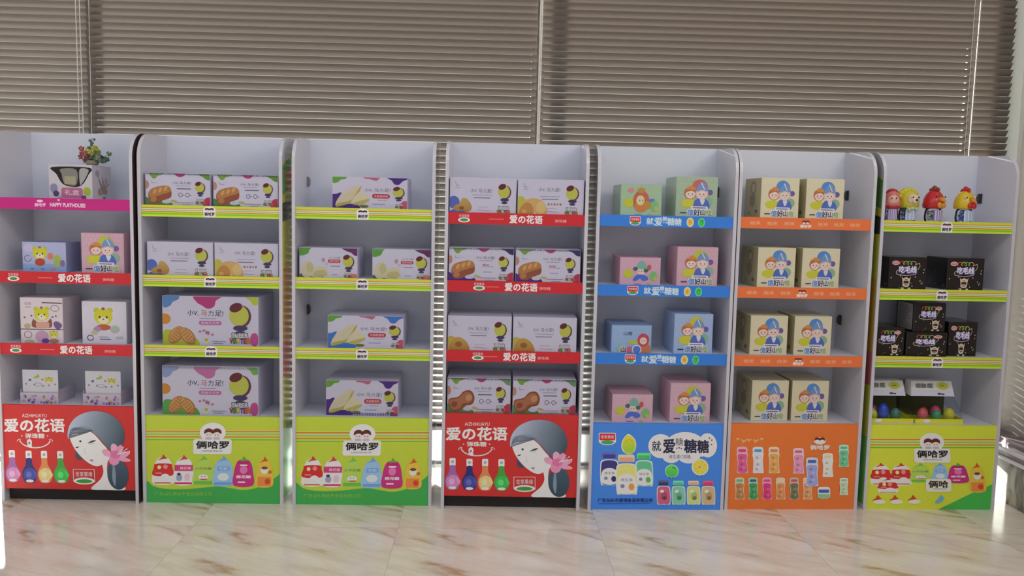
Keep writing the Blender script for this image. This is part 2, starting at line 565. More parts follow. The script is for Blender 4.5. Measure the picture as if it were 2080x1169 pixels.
def bag(a, x, y0, y1, wd, kind):
    """printed pouch with a twisted top"""
    h = y1-y0
    top = {'red': (200, 60, 45), 'white': (205, 60, 80), 'green': (120, 190, 70), 'blue': (110, 160, 215), 'mag': (90, 170, 60), 'orange': (205, 90, 40)}[kind]
    body = {'red': (236, 228, 230), 'white': (240, 232, 236), 'green': (176, 208, 90), 'blue': (150, 190, 232), 'mag': (196, 50, 128), 'orange': (226, 190, 70)}[kind]
    a.blob([(x-wd*.5, y1), (x-wd*.5, y0+h*.55), (x-wd*.40, y0+h*.26), (x-wd*.20, y0+h*.12), (x+wd*.20, y0+h*.12), (x+wd*.40, y0+h*.26), (x+wd*.5, y0+h*.55), (x+wd*.5, y1)], body)
    a.blob([(x-wd*.30, y0+h*.20), (x-wd*.08, y0+h*.10), (x-wd*.02, y0), (x+wd*.10, y0+h*.08), (x+wd*.20, y0+h*.14), (x-wd*.05, y0+h*.16)], top)
    if kind == 'red':
        a.blob([(x-wd*.5, y0+h*.72), (x-wd*.48, y0+h*.45), (x-wd*.38, y0+h*.32), (x+wd*.38, y0+h*.32), (x+wd*.48, y0+h*.45), (x+wd*.5, y0+h*.72)], (204, 48, 50))
        a.ell(x-wd*.20, y0+h*.44, wd*.10, wd*.10, (240, 220, 150))
        a.ell(x+wd*.12, y0+h*.42, wd*.12, wd*.12, (230, 140, 140))
        a.ell(x+wd*.12, y0+h*.78, wd*.24, h*.12, (246, 242, 242))
        a.stroke([(x-wd*.38, y0+h*.64), (x-wd*.08, y0+h*.64)], h*.02, (240, 230, 230))
        a.rect(x-wd*.42, y1-h*.05, x+wd*.42, y1, (214, 110, 60))
    elif kind == 'white':
        a.rect(x-wd*.48, y0+h*.34, x+wd*.48, y0+h*.55, (204, 60, 126))
        a.text('棉花糖', x-wd*.2, x+wd*.38, y0+h*.45, (248, 240, 245), h=h*.10)
        a.ell(x-wd*.22, y0+h*.78, wd*.16, h*.12, (150, 160, 190))
        a.ell(x-wd*.24, y0+h*.66, wd*.10, h*.05, (60, 60, 80))
        a.ell(x+wd*.2, y0+h*.76, wd*.15, h*.13, (226, 190, 210))
        a.rect(x-wd*.46, y1-h*.06, x+wd*.46, y1, (214, 50, 110))
    elif kind == 'green':
        a.text('小牛奶糖', x-wd*.44, x+wd*.42, y0+h*.45, (70, 90, 60), h=h*.10)
        a.ell(x, y0+h*.74, wd*.26, h*.09, (246, 246, 240))
        for d in (-.08, .08):
            a.ell(x+wd*d, y0+h*.72, wd*.03, h*.02, (60, 120, 90), n=8)
        a.rect(x-wd*.14, y0+h*.80, x+wd*.2, y0+h*.84, (206, 70, 80))
        a.rect(x-wd*.48, y1-h*.12, x+wd*.48, y1, (110, 190, 70))
    elif kind == 'blue':
        a.rr(x-wd*.32, y0+h*.36, x+wd*.34, y0+h*.52, h*.05, (120, 165, 222))
        a.text('牛奶', x-wd*.22, x+wd*.22, y0+h*.44, (236, 242, 250), h=h*.11)
        a.ell(x, y0+h*.72, wd*.30, h*.13, (212, 222, 240))
        a.rect(x-wd*.46, y1-h*.10, x+wd*.46, y1, (110, 160, 222))
    elif kind == 'mag':
        a.rr(x-wd*.30, y0+h*.16, x+wd*.30, y0+h*.26, h*.03, (186, 40, 110))
        a.ell(x, y0+h*.46, wd*.20, h*.14, (226, 120, 176))
        a.rr(x-wd*.2, y0+h*.28, x+wd*.2, y0+h*.33, h*.02, (240, 220, 232))
        a.text('棉花糖', x-wd*.38, x+wd*.38, y0+h*.70, (248, 238, 244), h=h*.10, bold=0.03)
        a.rr(x-wd*.3, y0+h*.86, x+wd*.1, y0+h*.91, h*.02, (240, 220, 232))
    else:
        a.ell(x, y0+h*.46, wd*.24, h*.13, (236, 226, 214))
        a.ell(x, y0+h*.38, wd*.2, h*.05, (110, 70, 50))
        a.rect(x-wd*.42, y0+h*.68, x+wd*.42, y1, (224, 140, 70))
        a.ell(x+wd*.2, y0+h*.84, wd*.17, h*.10, (214, 70, 46))
        a.ell(x+wd*.34, y0+h*.52, wd*.12, h*.06, (190, 110, 60))


LIME = (188, 205, 64)


def lime_stripes(a, y, x0, x1, d=35):
    for k, c, h in ((0, (208, 120, 62), 14), (1, (150, 176, 168), 14), (2, (212, 132, 54), 15), (3, (112, 190, 54), 16)):
        a.rect(x0, y+d*k-h/2-6, x1, y+d*k+h/2-6, (222, 226, 120))
        a.rect(x0, y+d*k-h/2, x1, y+d*k+h/2, c)


def art_green_base(a):
    a.rect(30, 0, 1790, 1140, LIME)
    lime_stripes(a, 213, 30, 1790)
    a.blob([(90, 850), (180, 905), (330, 938), (600, 940), (850, 915), (1000, 905), (1130, 925), (1300, 948), (1450, 925), (1580, 870), (1680, 800), (1790, 760), (1800, 1140), (80, 1140)], (66, 168, 82))
    for x, k in zip((292, 548, 795, 1043, 1296, 1558), ('red', 'white', 'green', 'blue', 'mag', 'orange')):
        dy = (x-292)*0.02
        bag(a, x, 505+dy, 872+dy, 238 if k != 'orange' else 200, k)
    logo_heads(a, 900, 325, 480)
    a.text('广东汕头俩哈罗食品有限公司', 200, 910, 1000, (150, 205, 90), h=46)


def art_lime_corner_base(a):
    a.rect(60, 60, 1800, 1150, (208, 217, 64))
    lime_stripes(a, 256, 60, 1790, 33)
    a.poly([(990, 1135), (1180, 1040), (1400, 935), (1690, 815), (1700, 1150), (990, 1150)], (70, 182, 78))
    for x, k, b in ((300, 'red', 800), (550, 'red', 800), (790, 'green', 770), (1035, 'blue', 760), (1258, 'mag', 775), (1495, 'orange', 880)):
        bag(a, x, 545, 545+(b-545)*1.06, 235 if k not in ('orange', 'blue') else 190, k)
    bag(a, 380, 730, 915, 225, 'red')
    for x, c in ((240, 'red'), (450, 'red'), (675, 'red')):
        a.blob([(x-60, 1010), (x-15, 985), (x+10, 945), (x+40, 980), (x+60, 985), (x, 1005)], (200, 70, 44))
        a.ell(x+30, 1030, 80, 26, (236, 226, 214))
    a.blob([(960, 1030), (1000, 990), (1030, 950), (1070, 985), (1040, 1030), (980, 1055)], (110, 175, 205))
    logo_heads(a, 943, 380, 450)
    a.rr(850, 745, 1165, 905, 26, (238, 228, 214))
    a.text('俩哈', 885, 1125, 810, (60, 46, 38), h=84, bold=0.035)
    a.text('LIANGHALUO', 940, 1100, 868, (110, 96, 90), h=16)


def jar(a, x, y0, y1, wd, cap, body, label, shoulder=None):
    h = y1-y0
    a.blob([(x-wd*.52, y1-h*.03), (x-wd*.54, y0+h*.45), (x-wd*.40, y0+h*.24), (x+wd*.40, y0+h*.24), (x+wd*.54, y0+h*.45), (x+wd*.52, y1-h*.03), (x+wd*.3, y1+h*.01), (x-wd*.3, y1+h*.01)], (205, 222, 240))
    a.blob([(x-wd*.46, y1-h*.05), (x-wd*.48, y0+h*.46), (x-wd*.34, y0+h*.27), (x+wd*.34, y0+h*.27), (x+wd*.48, y0+h*.46), (x+wd*.46, y1-h*.05), (x, y1-h*.01)], body)
    a.rr(x-wd*.42, y0, x+wd*.42, y0+h*.19, h*.04, tuple(min(255, c+40) for c in cap))
    a.rr(x-wd*.36, y0+h*.07, x+wd*.36, y0+h*.19, h*.03, cap)
    if label:
        a.blob([(x-wd*.45, y1-h*.05), (x-wd*.45, y0+h*.62), (x-wd*.2, y0+h*.50), (x+wd*.2, y0+h*.50), (x+wd*.45, y0+h*.62), (x+wd*.45, y1-h*.05)], (236, 238, 244))
        a.text('维生素', x-wd*.30, x+wd*.30, y0+h*.64, (110, 112, 130), h=h*.08)
        a.ell(x-wd*.22, y0+h*.80, wd*.11, h*.05, (120, 130, 160))
        a.ell(x+wd*.24, y0+h*.82, wd*.15, h*.09, label)


def art_blue_base(a):
    a.rect(0, 30, 1800, 1160, (66, 128, 216))
    logo_leaf(a, 271, 250, 214, 150, True)
    a.blob([(520, 195), (560, 200), (612, 250), (632, 320), (612, 400), (560, 438), (510, 436), (460, 400), (444, 330), (466, 255)], (230, 232, 210))
    a.blob([(530, 205), (580, 225), (614, 280), (620, 350), (590, 415), (540, 432), (490, 415), (458, 355), (466, 280), (500, 222)], (214, 204, 60), (150, 196, 60), (0, 1))
    a.arc(545, 330, 60, 70, 200, 330, 7, (196, 170, 50), 8)
    jar(a, 292, 415, 820, 215, (64, 64, 140), (58, 56, 120), (50, 50, 100))
    jar(a, 725, 425, 832, 205, (70, 184, 98), (96, 184, 140), (90, 170, 80))
    jar(a, 505, 445, 935, 245, (232, 160, 130), (214, 210, 120), (226, 150, 60))
    for x, y, rx, ry in ((940, 340, 158, 150), (1250, 315, 240, 150), (1530, 330, 120, 150), (1070, 450, 120, 100), (1290, 450, 150, 105), (1150, 350, 230, 120), (1450, 380, 150, 90)):
        a.ell(x, y, rx, ry, (238, 238, 248), n=24)
    ink = (44, 42, 70)
    a.text('就', 830, 940, 338, ink, h=125, bold=0.015)
    a.text('爱', 970, 1115, 340, ink, h=170, bold=0.03)
    a.text('糖', 1125, 1222, 285, ink, h=95, bold=0.012)
    a.text('糖', 1235, 1392, 340, ink, h=165, bold=0.03)
    a.text('糖', 1400, 1545, 345, ink, h=155, bold=0.03)
    for x, y in ((1140, 365), (1170, 360), (1198, 368), (1555, 240), (1585, 265), (1580, 320)):
        a.ell(x, y, 9, 9, ink, n=8)
    a.text('维生素C软糖', 1038, 1312, 470, (110, 108, 136), h=50)
    a.ell(1073, 648, 86, 82, (206, 236, 206))
    a.ell(1073, 650, 78, 76, (96, 208, 90), c1=(70, 186, 80))
    a.stroke([(1045, 725), (1042, 742)], 9, (40, 90, 70))
    a.stroke([(1085, 725), (1088, 742)], 9, (40, 90, 70))
    a.ell(1100, 610, 26, 14, (60, 170, 70), rot=0.6)
    a.ell(1430, 600, 108, 104, (238, 238, 210))
    a.ell(1432, 600, 94, 90, (214, 200, 60))
    for k in range(8):
        t = k*math.pi/4
        a.stroke([(1432+20*math.cos(t), 600+20*math.sin(t)), (1432+84*math.cos(t), 600+80*math.sin(t))], 6, (238, 232, 170))
    a.ell(1425, 600, 18, 18, (240, 160, 60))
    a.stroke([(1395, 700), (1390, 718)], 9, (60, 80, 60))
    a.stroke([(1445, 700), (1448, 718)], 9, (60, 80, 60))
    for x, cap, b in ((965, (54, 56, 92), (196, 92, 122)), (1152, (84, 190, 140), (120, 192, 160)), (1343, (226, 160, 140), (190, 204, 130)), (1528, (214, 56, 100), (196, 170, 130))):
        jar(a, x, 768, 1062, 158, cap, b, None)
        a.ell(x+5, 960, 40, 55, tuple(max(0, int(q*.86)) for q in b))
        a.ell(x+10, 985, 28, 24, tuple(max(0, int(q*.6)) for q in b))
        a.ell(x-20, 900, 26, 20, (230, 226, 230))
    a.text('广东汕头市康博食品有限公司', 138, 822, 1012, (30, 44, 112), h=50, bold=0.02)
    a.stroke([(150, 1056), (800, 1052)], 8, (44, 84, 170))


def candy_bottle(a, x, yc, h, wd, cap, body):
    y0, y1 = yc-h/2, yc+h/2
    lt = tuple(min(255, int(q*.45+130)) for q in body)
    a.blob([(x-wd*.40, y0), (x+wd*.40, y0), (x+wd*.46, y0+h*.20), (x+wd*.50, y0+h*.30), (x+wd*.42, y0+h*.55), (x+wd*.48, y1-h*.05), (x+wd*.40, y1), (x-wd*.40, y1), (x-wd*.48, y1-h*.05), (x-wd*.42, y0+h*.55), (x-wd*.50, y0+h*.30), (x-wd*.46, y0+h*.20)], lt)
    a.rr(x-wd*.33, y0+h*.07, x+wd*.33, y0+h*.18, h*.03, cap)
    a.blob([(x-wd*.38, y0+h*.28), (x+wd*.38, y0+h*.28), (x+wd*.34, y0+h*.55), (x+wd*.40, y1-h*.05), (x-wd*.40, y1-h*.05), (x-wd*.34, y0+h*.55)], body)
    for k, (dx, dy) in enumerate(((-.1, .4), (.1, .52), (-.05, .66), (.12, .78), (-.15, .85))):
        a.ell(x+wd*dx, y0+h*dy, wd*.13, h*.045, tuple(min(255, int(q*.75+(60 if k % 2 else 10))) for q in body))


def art_orange_base(a):
    a.rect(50, 30, 1800, 1160, (222, 112, 52))
    for x, y, d in ((235, 255, 18), (310, 280, 30), (375, 268, 24), (460, 280, 30), (535, 255, 18)):
        a.stroke([(x-d, y-d*.6), (x, y), (x+d, y-d*.6)], 11, (244, 188, 130))
        a.stroke([(x, y), (x-d*.6, y+d*.6)], 9, (244, 188, 130))
    W_ = 140
    for x, y, h, c, b in ((284, 515, 320, (226, 60, 96), (208, 90, 140)), (482, 515, 318, (70, 150, 210), (206, 204, 218)), (682, 515, 318, (224, 120, 100), (226, 160, 92)), (990, 525, 310, (216, 90, 110), (214, 140, 176))):
        candy_bottle(a, x, y, h, W_, c, b)
    for x, c, b in ((243, (80, 180, 140), (176, 130, 80)), (413, (66, 84, 150), (66, 150, 90)), (587, (214, 70, 130), (206, 60, 126)), (758, (214, 200, 160), (206, 140, 90)), (930, (200, 80, 90), (112, 112, 84)), (1100, (220, 190, 150), (206, 150, 100))):
        candy_bottle(a, x, 868, 268, 122, c, b)
    candy_bottle(a, 1358, 577, 290, W_, (226, 196, 150), (232, 214, 208))
    candy_bottle(a, 1562, 460, 268, 130, (90, 176, 140), (104, 186, 140))
    candy_bottle(a, 1560, 842, 210, 112, (120, 190, 140), (180, 206, 170))
    candy_bottle(a, 1158, 660, 350, 160, (66, 100, 180), (150, 156, 210))
    a.rr(1225, 845, 1386, 990, 36, (222, 226, 236))
    a.rr(1238, 878, 1372, 920, 10, (70, 90, 176))
    a.rect(1222, 935, 1380, 985, (130, 190, 130))
    logo_heads(a, 1258, 320, 290, plate=False, ct=(246, 226, 206), small=False)


# --- shelf strips: drawn on a 1000 x 80 canvas
def art_strip_red(a, shift):
    a.rect(-5, -5, 1005, 85, (196, 42, 50))
    lx, tx, sx_ = (116, 570, 825) if not shift else (235, 545, 722)
    a.ell(lx, 52, 44, 17, WHITE)
    a.ell(lx, 52, 30, 10, (70, 140, 70))
    a.text('世享果缘', lx-38, lx+38, 24, (240, 200, 205), h=22)
    a.stroke([(tx-270, 42), (tx-165, 42)], 5, (226, 120, 120))
    a.text('爱の花语', tx-120, tx+120, 40, (246, 226, 228), h=56, bold=0.03)
    a.text('弹珠糖', sx_-42, sx_+42, 46, (240, 180, 180), h=22)


def art_strip_pink(a):
    a.rect(-5, -5, 1005, 85, (190, 40, 126))
    a.text('俩哈罗', 290, 372, 48, (240, 190, 220), h=24, bold=0.03)
    a.ell(330, 22, 24, 9, (240, 190, 220))
    a.text('HAPPY PLAYHOUSE!', 405, 665, 46, (246, 214, 232), h=26, bold=0.03, rot=0.01)
    a.ell(470, 12, 10, 5, (246, 214, 232))


def art_strip_lime(a):
    a.rect(-5, -5, 1005, 85, (200, 208, 66))
    for y, c, h in ((21, (206, 130, 60), 5), (27, (214, 216, 200), 6), (34, (150, 176, 150), 5), (40, (226, 224, 160), 5), (46, (206, 120, 54), 5), (53, (190, 210, 60), 6), (60, (128, 196, 40), 9), (70, (188, 222, 50), 10), (78, (204, 226, 90), 6)):
        a.rect(-5, y-h/2, 1005, y+h/2, c)
    a.ell(492, 30, 46, 28, WHITE)
    a.rr(448, 38, 536, 78, 8, WHITE)
    for d in (-16, 16):
        a.ell(492+d, 24, 17, 10, (78, 46, 60))
        a.ell(492+d, 33, 12, 7, (226, 206, 204))
    a.text('俩哈罗', 456, 528, 57, (44, 38, 56), h=24, bold=0.04)


def art_strip_blue(a):
    a.rect(-5, -5, 1005, 85, (56, 124, 214))
    logo_leaf(a, 266, 40, 82, 62, True)
    c = (206, 224, 250)
    for t, x0, x1, y, h in (('就', 350, 402, 40, 46), ('爱', 408, 468, 42, 58), ('糖', 470, 502, 22, 30), ('糖', 505, 560, 40, 52), ('糖', 562, 612, 42, 50)):
        a.text(t, x0, x1, y, c, h=h, bold=0.02)
    for x in (475, 488, 500):
        a.ell(x, 48, 4, 5, c, n=8)
    a.ell(677, 42, 27, 33, (236, 226, 190))
    a.ell(677, 42, 22, 27, (222, 190, 80))
    a.ell(677, 42, 8, 10, (226, 140, 60))
    a.ell(762, 42, 26, 32, (120, 214, 150))
    a.ell(762, 42, 20, 26, (60, 186, 90))
    a.ell(768, 32, 8, 5, (40, 150, 70))


def art_strip_orange(a):
    a.rect(-5, -5, 1005, 85, (226, 116, 66))
    for x in (115, 245, 375, 632, 755, 880):
        a.text('糖果', x-40, x+40, 42, (240, 176, 140), h=26)
    for d in (-14, 14):
        a.ell(500+d, 26, 16, 10, (120, 50, 50))
        a.ell(500+d, 36, 11, 7, (240, 210, 196))
    a.text('俩哈罗', 458, 542, 58, (246, 228, 220), h=22, bold=0.04)


# --- boxes
def badge_blob(a, x, y, r):
    """plain round lime badge with a maroon top and dark foot"""
    a.ell(x+r*.30, y+r*.05, r*.80, r*.95, (104, 60, 78))
    a.ell(x, y, r*.90, r*.92, (206, 210, 92))
    a.ell(x-r*.28, y-r*.72, r*.60, r*.40, (110, 44, 60), rot=-.35)
    a.ell(x+r*.12, y+r*1.12, r*.66, r*.26, (76, 62, 112))
    a.ell(x+r*.10, y+r*1.55, r*.46, r*.18, (76, 70, 104))


def super_word(a, x, y, w_):
    a.text('SUPER', x-w_*.42, x+w_*.42, y, (70, 62, 84), h=w_*.26, bold=0.06)
    a.text('SUPER', x-w_*.40, x+w_*.40, y, (240, 238, 240), h=w_*.22, bold=0.02)
    cs = ((196, 50, 56), (70, 150, 80), (206, 190, 60), (66, 74, 160), (190, 50, 80), (206, 130, 50))
    for k, ch in enumerate('VBUTER'):
        a.text(ch, x-w_*.52+k*w_*.175, x-w_*.52+k*w_*.175+w_*.155, y+w_*.27, cs[k], h=w_*.24, bold=0.06)


def teeth(a, W_, y0, y1, c=(90, 88, 120), n=44):
    for k in range(n):
        x = W_*(k+.5)/n
        d = W_/n*.30
        a.poly([(x-d, y0), (x+d, y0), (x+d*.5, y1), (x-d*.5, y1)], c)


def brand(a, x0, x1, y, h, mono=False):
    a.text('小V,', x0, x0+(x1-x0)*.31, y, (58, 52, 78), h=h)
    a.text('马', x0+(x1-x0)*.38, x0+(x1-x0)*.54, y, (214, 110, 100) if not mono else (90, 84, 108), h=h)
    a.text('力', x0+(x1-x0)*.58, x0+(x1-x0)*.73, y, (90, 84, 108), h=h)
    a.text('足!', x0+(x1-x0)*.77, x1, y, (58, 52, 78), h=h)


CARD = (222, 219, 242)


def art_snack(a, kind):
    a.rect(-3, -3, 203, 103, CARD)
    g1, g2 = (130, 176, 70), (96, 150, 70)
    if kind in ('loaf', 'loafp', 'twin'):
        top2 = {'loaf': (110, 160, 60), 'loafp': (66, 56, 110), 'twin': (120, 160, 110)}[kind]
        low = {'loaf': (96, 140, 80), 'loafp': (92, 50, 150), 'twin': (92, 160, 96)}[kind]
        a.blob([(14, -2), (60, -2), (48, 6), (38, 9), (30, 17), (20, 14)], g1)
        a.blob([(88, -2), (124, -2), (116, 9), (104, 11), (94, 6)], (196, 66, 118))
        a.blob([(156, -2), (201, -2), (201, 18), (188, 17), (176, 8)], top2)
        a.ell(2, 36, 9, 13, (206, 150, 130))
        a.ell(44, 98, 40, 17, low)
        a.ell(0, 90, 14, 16, low)
        br, b2, b3 = ((196, 134, 84), (222, 172, 104), (160, 92, 66)) if kind != 'twin' else ((186, 120, 84), (214, 156, 116), (150, 84, 66))
        if kind == 'twin':
            a.blob([(4, 62), (34, 54), (52, 38), (74, 36), (86, 54), (80, 74), (58, 80), (46, 90), (24, 98), (8, 88)], b3)
            a.blob([(6, 64), (34, 58), (54, 42), (72, 42), (80, 56), (72, 70), (50, 74), (40, 86), (22, 92), (10, 84)], br)
            a.ell(68, 56, 11, 9, b2, rot=-0.4)
            a.ell(22, 76, 10, 8, b3, rot=-0.4)
        else:
            a.blob([(8, 64), (20, 48), (56, 38), (74, 42), (80, 56), (78, 74), (60, 82), (34, 94), (16, 92), (10, 80)], b3)
            a.blob([(8, 62), (22, 48), (56, 38), (74, 42), (78, 56), (50, 66), (24, 76), (14, 76)], br)
            for t in (0, 1, 2):
                a.ell(28+t*17, 57-t*5, 5, 9, b2, rot=0.5)
            a.ell(24, 82, 10, 8, br, rot=-0.3)
        a.ell(64, 88, 14, 6, (210, 214, 236))
        a.ell(88, 86, 11, 4, (196, 190, 120), rot=0.2)
        brand(a, 84, 142, 29, 8, True)
        a.stroke([(94, 38), (136, 38)], 1.4, (160, 156, 180))
        if kind == 'loafp':
            a.text('肉松', 104, 126, 52, (206, 70, 110), h=10)
            a.stroke([(128, 56), (138, 56)], 1.4, (140, 136, 170))
            a.stroke([(108, 72), (132, 72)], 2.5, (170, 180, 214))
        else:
            a.stroke([(98, 47), (140, 47)], 3, (120, 116, 146))
            for x in (108, 130):
                a.arc(x, 66, 6, 6, 0, 360, 1.6, (110, 104, 136), 10)
                a.stroke([(x+6, 66), (x+12, 67)], 1.8, (130, 124, 150))
        a.stroke([(98, 90), (148, 90)], 2, (150, 146, 180))
        a.stroke([(112, 96), (140, 96)], 1.6, (150, 146, 180))
        a.ell(196, 92, 18, 20, (196, 60, 96))
        badge_blob(a, 168, 42, 16)
        super_word(a, 170, 82, 30)
        a.stroke([(20, 24), (20, 30), (34, 30)], 1.2, (150, 150, 186))
        teeth(a, 200, 0, 5)
        if kind == 'twin':
            teeth(a, 200, 95, 100, (110, 140, 110))
    elif kind in ('star', 'curl', 'curlg'):
        if kind == 'star':
            a.ell(12, 70, 18, 18, (96, 118, 206))
            a.ell(24, 100, 26, 12, (108, 110, 200))
            a.blob([(10, 84), (30, 72), (38, 58), (52, 60), (66, 78), (64, 92), (50, 98), (40, 92), (22, 96)], (214, 178, 106), (186, 140, 74), (0, 1))
            a.ell(36, 86, 8, 5, (150, 100, 54))
        elif kind == 'curl':
            a.ell(8, 76, 20, 28, (206, 206, 70))
            a.blob([(6, 98), (8, 74), (26, 58), (52, 54), (76, 62), (88, 82), (88, 102), (60, 102), (52, 92), (46, 102)], (226, 186, 120))
            a.blob([(6, 98), (10, 78), (26, 66), (42, 72), (48, 88), (40, 102)], (206, 150, 84))
            a.ell(70, 80, 14, 18, (236, 204, 136))
            a.ell(20, 92, 8, 6, (226, 180, 110))
        else:
            a.ell(10, 80, 20, 22, (206, 190, 90))
            a.blob([(4, 98), (8, 78), (24, 62), (44, 64), (62, 78), (68, 100), (36, 102)], (212, 170, 84), (190, 140, 70), (0, 1))
            a.ell(34, 82, 11, 8, (160, 110, 56))
        brand(a, 62, 128, 36 if kind != 'curl' else 29, 11, True)
        a.stroke([(68, 48), (128, 48)], 1.4, (160, 156, 180))
        a.stroke([(72, 56), (122, 56)], 2.6, (140, 136, 160))
        if kind == 'curl':
            for k in range(5):
                a.ell(94+k*9, 70, 3, 3.4, ((206, 150, 80) if k % 2 else (150, 120, 100)), n=8)
        a.stroke([(86, 82), (118, 82)], 1.4, (196, 160, 196))
        a.stroke([(84, 90), (124, 92)], 1.8, (190, 160, 200))
        badge_blob(a, 164, 38, 20)
        super_word(a, 164, 84, 40)
        a.stroke([(16, 12), (20, 22), (28, 22)], 1.2, (140, 140, 160))
        a.stroke([(16, 28), (30, 28)], 1.2, (160, 160, 176))
    elif kind in ('waffle', 'waffleg'):
        g = (190, 206, 60) if kind == 'waffle' else (96, 180, 84)
        bl = (96, 146, 214) if kind == 'waffle' else (150, 170, 220)
        a.blob([(-3, -3), (32, -3), (34, 6), (22, 12), (16, 20), (2, 23)], bl)
        a.blob([(67, -2), (123, -2), (112, 8), (108, 20), (95, 25), (82, 18), (72, 12)], (196, 66, 134) if kind == 'waffle' else (206, 120, 176))
        a.blob([(174, -2), (201, 2), (200, 14), (190, 16), (184, 8)], (200, 214, 70) if kind == 'waffle' else (120, 190, 90))
        a.ell(4, 47, 13, 11, (222, 150, 60))
        a.blob([(2, 72), (20, 70), (40, 78), (66, 84), (76, 94), (70, 103), (-3, 103)], g)
        for cx, cy, ro in ((28, 80, -0.9), (52, 82, 0.85)):
            a.ell(cx, cy, 21, 13, (190, 132, 76), rot=ro)
            a.ell(cx-1, cy-1, 18, 10, (222, 168, 100), rot=ro)
            for k in range(-2, 3):
                for j in (-1, 0, 1):
                    dx, dy = k*6.2, j*5
                    a.ell(cx+dx*math.cos(ro)-dy*math.sin(ro), cy+dx*math.sin(ro)+dy*math.cos(ro), 2, 1.7, (176, 116, 66), n=8)
        brand(a, 52, 127, 34, 12)
        a.stroke([(78, 45), (112, 45)], 1.2, (160, 150, 190))
        a.rr(76, 50, 123, 58, 3.5, (206, 110, 176))
        a.text('黑糖华夫饼', 80, 119, 54, (240, 222, 240), h=5)
        for x, y in ((78, 72), (86, 70), (104, 78)):
            a.ell(x, y, 3, 2.4, (196, 130, 150), n=8)
        a.poly([(90, 70), (98, 72), (97, 79), (89, 76)], (186, 110, 150))
        a.ell(91, 90, 6, 7, (236, 234, 240))
        a.ell(91, 89, 4, 4, (206, 196, 70))
        a.stroke([(104, 92), (132, 92)], 1.4, (150, 150, 190))
        a.stroke([(106, 96), (126, 96)], 1.4, (150, 150, 190))
        a.ell(192, 87, 9, 14, (206, 84, 156))
        badge_blob(a, 160, 38, 23)
        super_word(a, 162, 79, 42)
        if kind == 'waffleg':
            teeth(a, 200, 0, 5, (150, 150, 176), 50)
    elif kind in ('cake', 'cakeb', 'caket'):
        p = (84, 48, 140) if kind != 'cakeb' else (70, 130, 214)
        a.blob([(-3, -3), (36, -3), (34, 6), (22, 9), (14, 17), (0, 19)], (112, 176, 66))
        a.blob([(82, -2), (124, -2), (118, 10), (108, 8), (98, 5), (88, 4)], (206, 110, 140))
        a.blob([(146, -2), (201, -3), (200, 4), (188, 10), (178, 21), (166, 20), (158, 8)], p)
        a.blob([(-3, 60), (10, 54), (24, 50), (14, 74), (30, 84), (66, 86), (68, 103), (-3, 103)], p)
        a.blob([(8, 92), (16, 66), (40, 42), (66, 26), (76, 30), (60, 58), (52, 76), (30, 86)], (226, 216, 186))
        a.blob([(10, 95), (14, 84), (50, 72), (70, 36), (78, 30), (64, 64), (52, 80), (28, 90)], (196, 186, 96))
        a.blob([(50, 80), (62, 58), (76, 46), (98, 62), (96, 74), (72, 84)], (232, 222, 190))
        a.blob([(54, 86), (60, 80), (96, 68), (96, 76), (74, 88)], (204, 194, 110))
        a.ell(84, 92, 13, 5, (120, 130, 70))
        brand(a, 86, 155, 40, 11, True)
        a.rr(106, 52, 154, 66, 6.5, (204, 66, 86))
        a.text('乳酸菌蛋糕', 112, 149, 59, (246, 226, 230), h=7)
        a.stroke([(122, 72), (146, 72)], 1.5, (206, 150, 170))
        a.stroke([(108, 84), (140, 84)], 2.6, (150, 170, 214))
        a.ell(196, 94, 16, 22, (214, 96, 130))
        badge_blob(a, 176, 46, 16)
        super_word(a, 180, 86, 24)
        if kind == 'caket':
            teeth(a, 200, 93, 100, (84, 70, 150), 44)
    else:  # bun
        a.blob([(-3, -3), (40, -3), (34, 8), (28, 20), (0, 26)], (104, 170, 70))
        a.blob([(146, -3), (203, -3), (203, 22), (190, 23), (178, 14), (160, 8)], (112, 54, 112))
        a.ell(24, 100, 60, 14, (110, 96, 120))
        a.blob([(10, 92), (6, 66), (20, 46), (40, 46), (52, 64), (72, 60), (92, 66), (98, 90), (66, 100), (40, 96), (26, 100)], (224, 216, 186))
        a.ell(36, 66, 12, 18, (206, 202, 156))
        a.blob([(50, 92), (56, 78), (84, 74), (94, 88), (72, 98)], (206, 196, 146))
        a.text('爆', 76, 88, 40, (190, 60, 90), h=14)
        a.text('浆', 88, 99, 53, (180, 176, 190), h=10)
        brand(a, 102, 142, 32, 6, True)
        a.rr(98, 38, 142, 49, 5, (206, 66, 90))
        a.text('蛋黄派蛋糕', 103, 137, 43.5, (246, 226, 230), h=6)
        a.stroke([(108, 60), (140, 60)], 2, (130, 126, 150))
        a.stroke([(112, 88), (132, 88)], 2.4, (160, 170, 206))
        a.ell(186, 98, 24, 14, (226, 140, 140))
        badge_blob(a, 168, 44, 20)
        super_word(a, 168, 86, 28)


def child_face(a, x, y, r, hair, girl):
    a.ell(x, y-r*.12, r*1.12, r*1.1, hair)
    a.ell(x, y+r*.05, r*.86, r*.82, (246, 222, 212))
    a.blob([(x-r*.98, y-r*.1), (x-r*.8, y-r*.9), (x, y-r*1.15), (x+r*.8, y-r*.9), (x+r*.98, y-r*.1), (x+r*.3, y-r*.5), (x-r*.3, y-r*.42)], hair)
    for d in (-.34, .34):
        a.ell(x+r*d, y+r*.05, r*.10, r*.13, (70, 54, 60), n=8)
        a.ell(x+r*d*1.5, y+r*.34, r*.13, r*.09, (240, 180, 176), n=8)
    a.arc(x, y+r*.3, r*.18, r*.14, 20, 160, r*.07, (190, 90, 90), 5)


